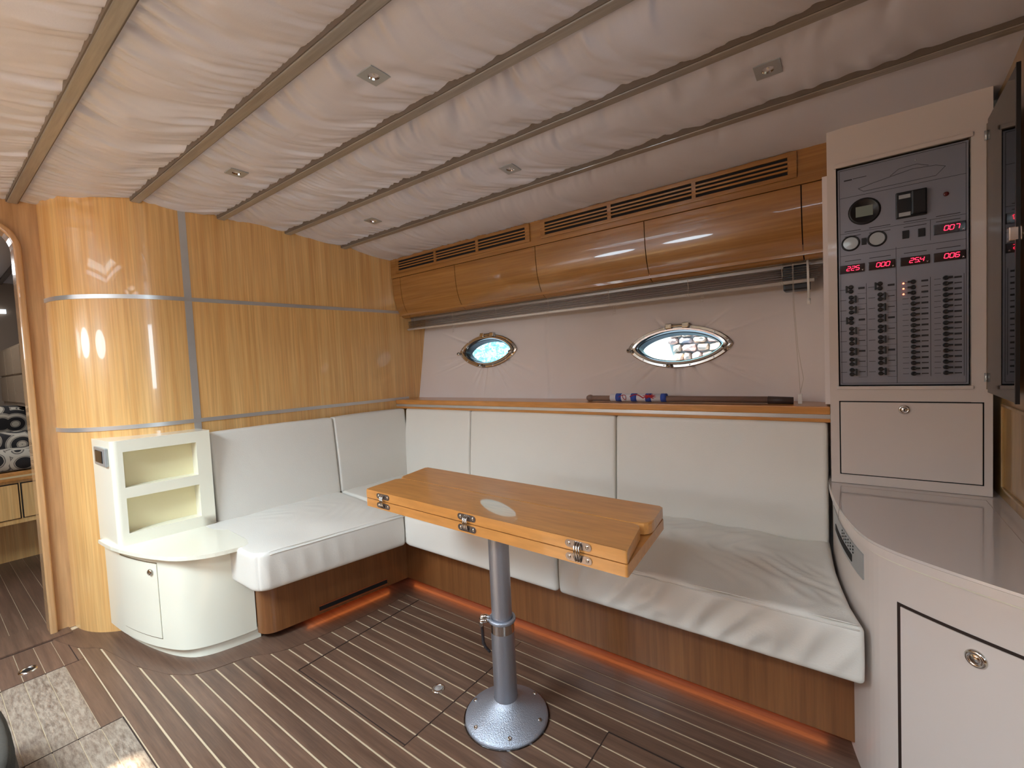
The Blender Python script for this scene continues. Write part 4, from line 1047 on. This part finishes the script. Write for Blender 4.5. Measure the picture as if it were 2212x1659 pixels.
bm = bmesh.new(); add_box(bm, -2.62, -1.54, -2.6, -1.33, .57, .70, .05); bobj('quilt', bm, QUILT, bed, True)
def pillow(cx_, cy_, cz_, sx, sy_, sz, rx, label):
    bm = bmesh.new(); bmesh.ops.create_uvsphere(bm, u_segments=32, v_segments=20, radius=1)
    for v in bm.verts:
        c = v.co; f = lambda t, e: math.copysign(abs(t)**e, t)
        c.x, c.y, c.z = f(c.x, .8)*sx, f(c.y, .55)*sy_, f(c.z, .55)*sz
    bmesh.ops.rotate(bm, verts=bm.verts, matrix=Matrix.Rotation(rx, 3, 'Y'))
    for v in bm.verts: v.co += Vector((cx_, cy_, cz_))
    return tag(bobj('pillow', bm, QUILT, None, True), label, 'pillow', 'pillows on the fore cabin berth')
pillow(-1.95, -1.54, .795, .07, .20, .14, .25, 'black and white floral pillow standing upright at the back of the berth')
pillow(-1.74, -1.50, .715, .12, .20, .07, -.1, 'black and white floral pillow lying flat on the front of the berth')
fl_ = thing('side_locker', 'greyish beige locker fronts above the berth in the fore cabin', 'cabinet', (-2.1, -1.36, 1.0))
box('locker_body', -2.5, -1.5, -1.425, -1.31, .93, 1.29, P('locker_front', lin(156, 134, 110), .4), fl_)
for a in ((-2.48, -2.17), (-2.15, -1.84), (-1.82, -1.515)):
    box('locker_door', a[0], a[1], -1.434, -1.424, .95, 1.11, bpy.data.materials['locker_front'], fl_, .003); box('locker_door', a[0], a[1], -1.434, -1.424, 1.12, 1.275, bpy.data.materials['locker_front'], fl_, .003)
fh = box('window_3', -2.655, -2.64, -1.62, -1.36, 1.57, 1.60, emit('fore_cabin_window_light', (.8, .9, 1, 1), 1.3)); struct(fh)

# ================================================================== OUTSIDE (seen through the ports)
qw = thing('quay_wall', 'pale quay wall with rough pinkish stones seen through the right porthole', 'wall', (.9, 2.6, .6))
box('render_wall', -.1, .86, 2.60, 2.75, .4, 1.62, P('pale_render', lin(205, 225, 228), .9, noise=.05), qw)
box('coping', -.1, .86, 2.57, 2.78, 1.30, 1.335, P('teal_coping', lin(110, 190, 195), .8), qw)
rs = random.Random(4)
SM = [P('quay_stone_%s' % c, lin(*v), .9, noise=.15, nscale=20, bump=.6, bscale=40) for c, v in (('rose', (206, 176, 172)), ('grey', (176, 178, 190)), ('sand', (214, 196, 182)))]
z = .55
while z < 1.55:
    hgt = rs.uniform(.05, .085); x = .80+rs.uniform(-.05, .05)
    while x < 1.9:
        wd = rs.uniform(.06, .15); bm = bmesh.new(); bmesh.ops.create_icosphere(bm, subdivisions=2, radius=1)
        for v in bm.verts:
            c = v.co; f = lambda t: math.copysign(abs(t)**.6, t)
            v.co = Vector((x+wd/2+f(c.x)*wd*.49+rs.uniform(-.006, .006), 2.62+f(c.y)*.09+rs.uniform(-.006, .006), z+hgt/2+f(c.z)*hgt*.49+rs.uniform(-.006, .006)))
        bobj('stone', bm, rs.choice(SM), qw); x += wd+.004
    z += hgt+.003
box('mortar', .87, 1.95, 2.615, 2.75, .4, 1.62, P('mortar', lin(190, 200, 210), .9), qw)
hv = []; hf = []; rs = np.random.RandomState(2)
for k in range(7000):
    c = np.array([rs.uniform(-3.4, -.25), 2.9+rs.normal()*.10, rs.uniform(.2, 2.0)]); a = rs.normal(size=3); a /= np.linalg.norm(a); b2 = np.cross(a, rs.normal(size=3)); b2 /= np.linalg.norm(b2)
    s = rs.uniform(.02, .05); hv += [c-a*s, c+b2*s*.4, c+a*s, c-b2*s*.4]; hf.append((4*k, 4*k+1, 4*k+2, 4*k+3))
o = npmesh('hedge', np.array(hv), np.array(hf), P('pale_foliage', lin(190, 228, 235), .3), None, False); tag(o, 'pale blue-green foliage seen through the left porthole', 'hedge'); o['kind'] = 'stuff'
tag(box('far_bank', -6, 4, 3.4, 3.5, -.5, 2.6, P('bank', lin(150, 205, 225), .9)), 'blue-grey bank behind the foliage outside the left porthole', 'bank')

for o in list(bpy.data.objects):
    if '_base' in o: del o['_base']
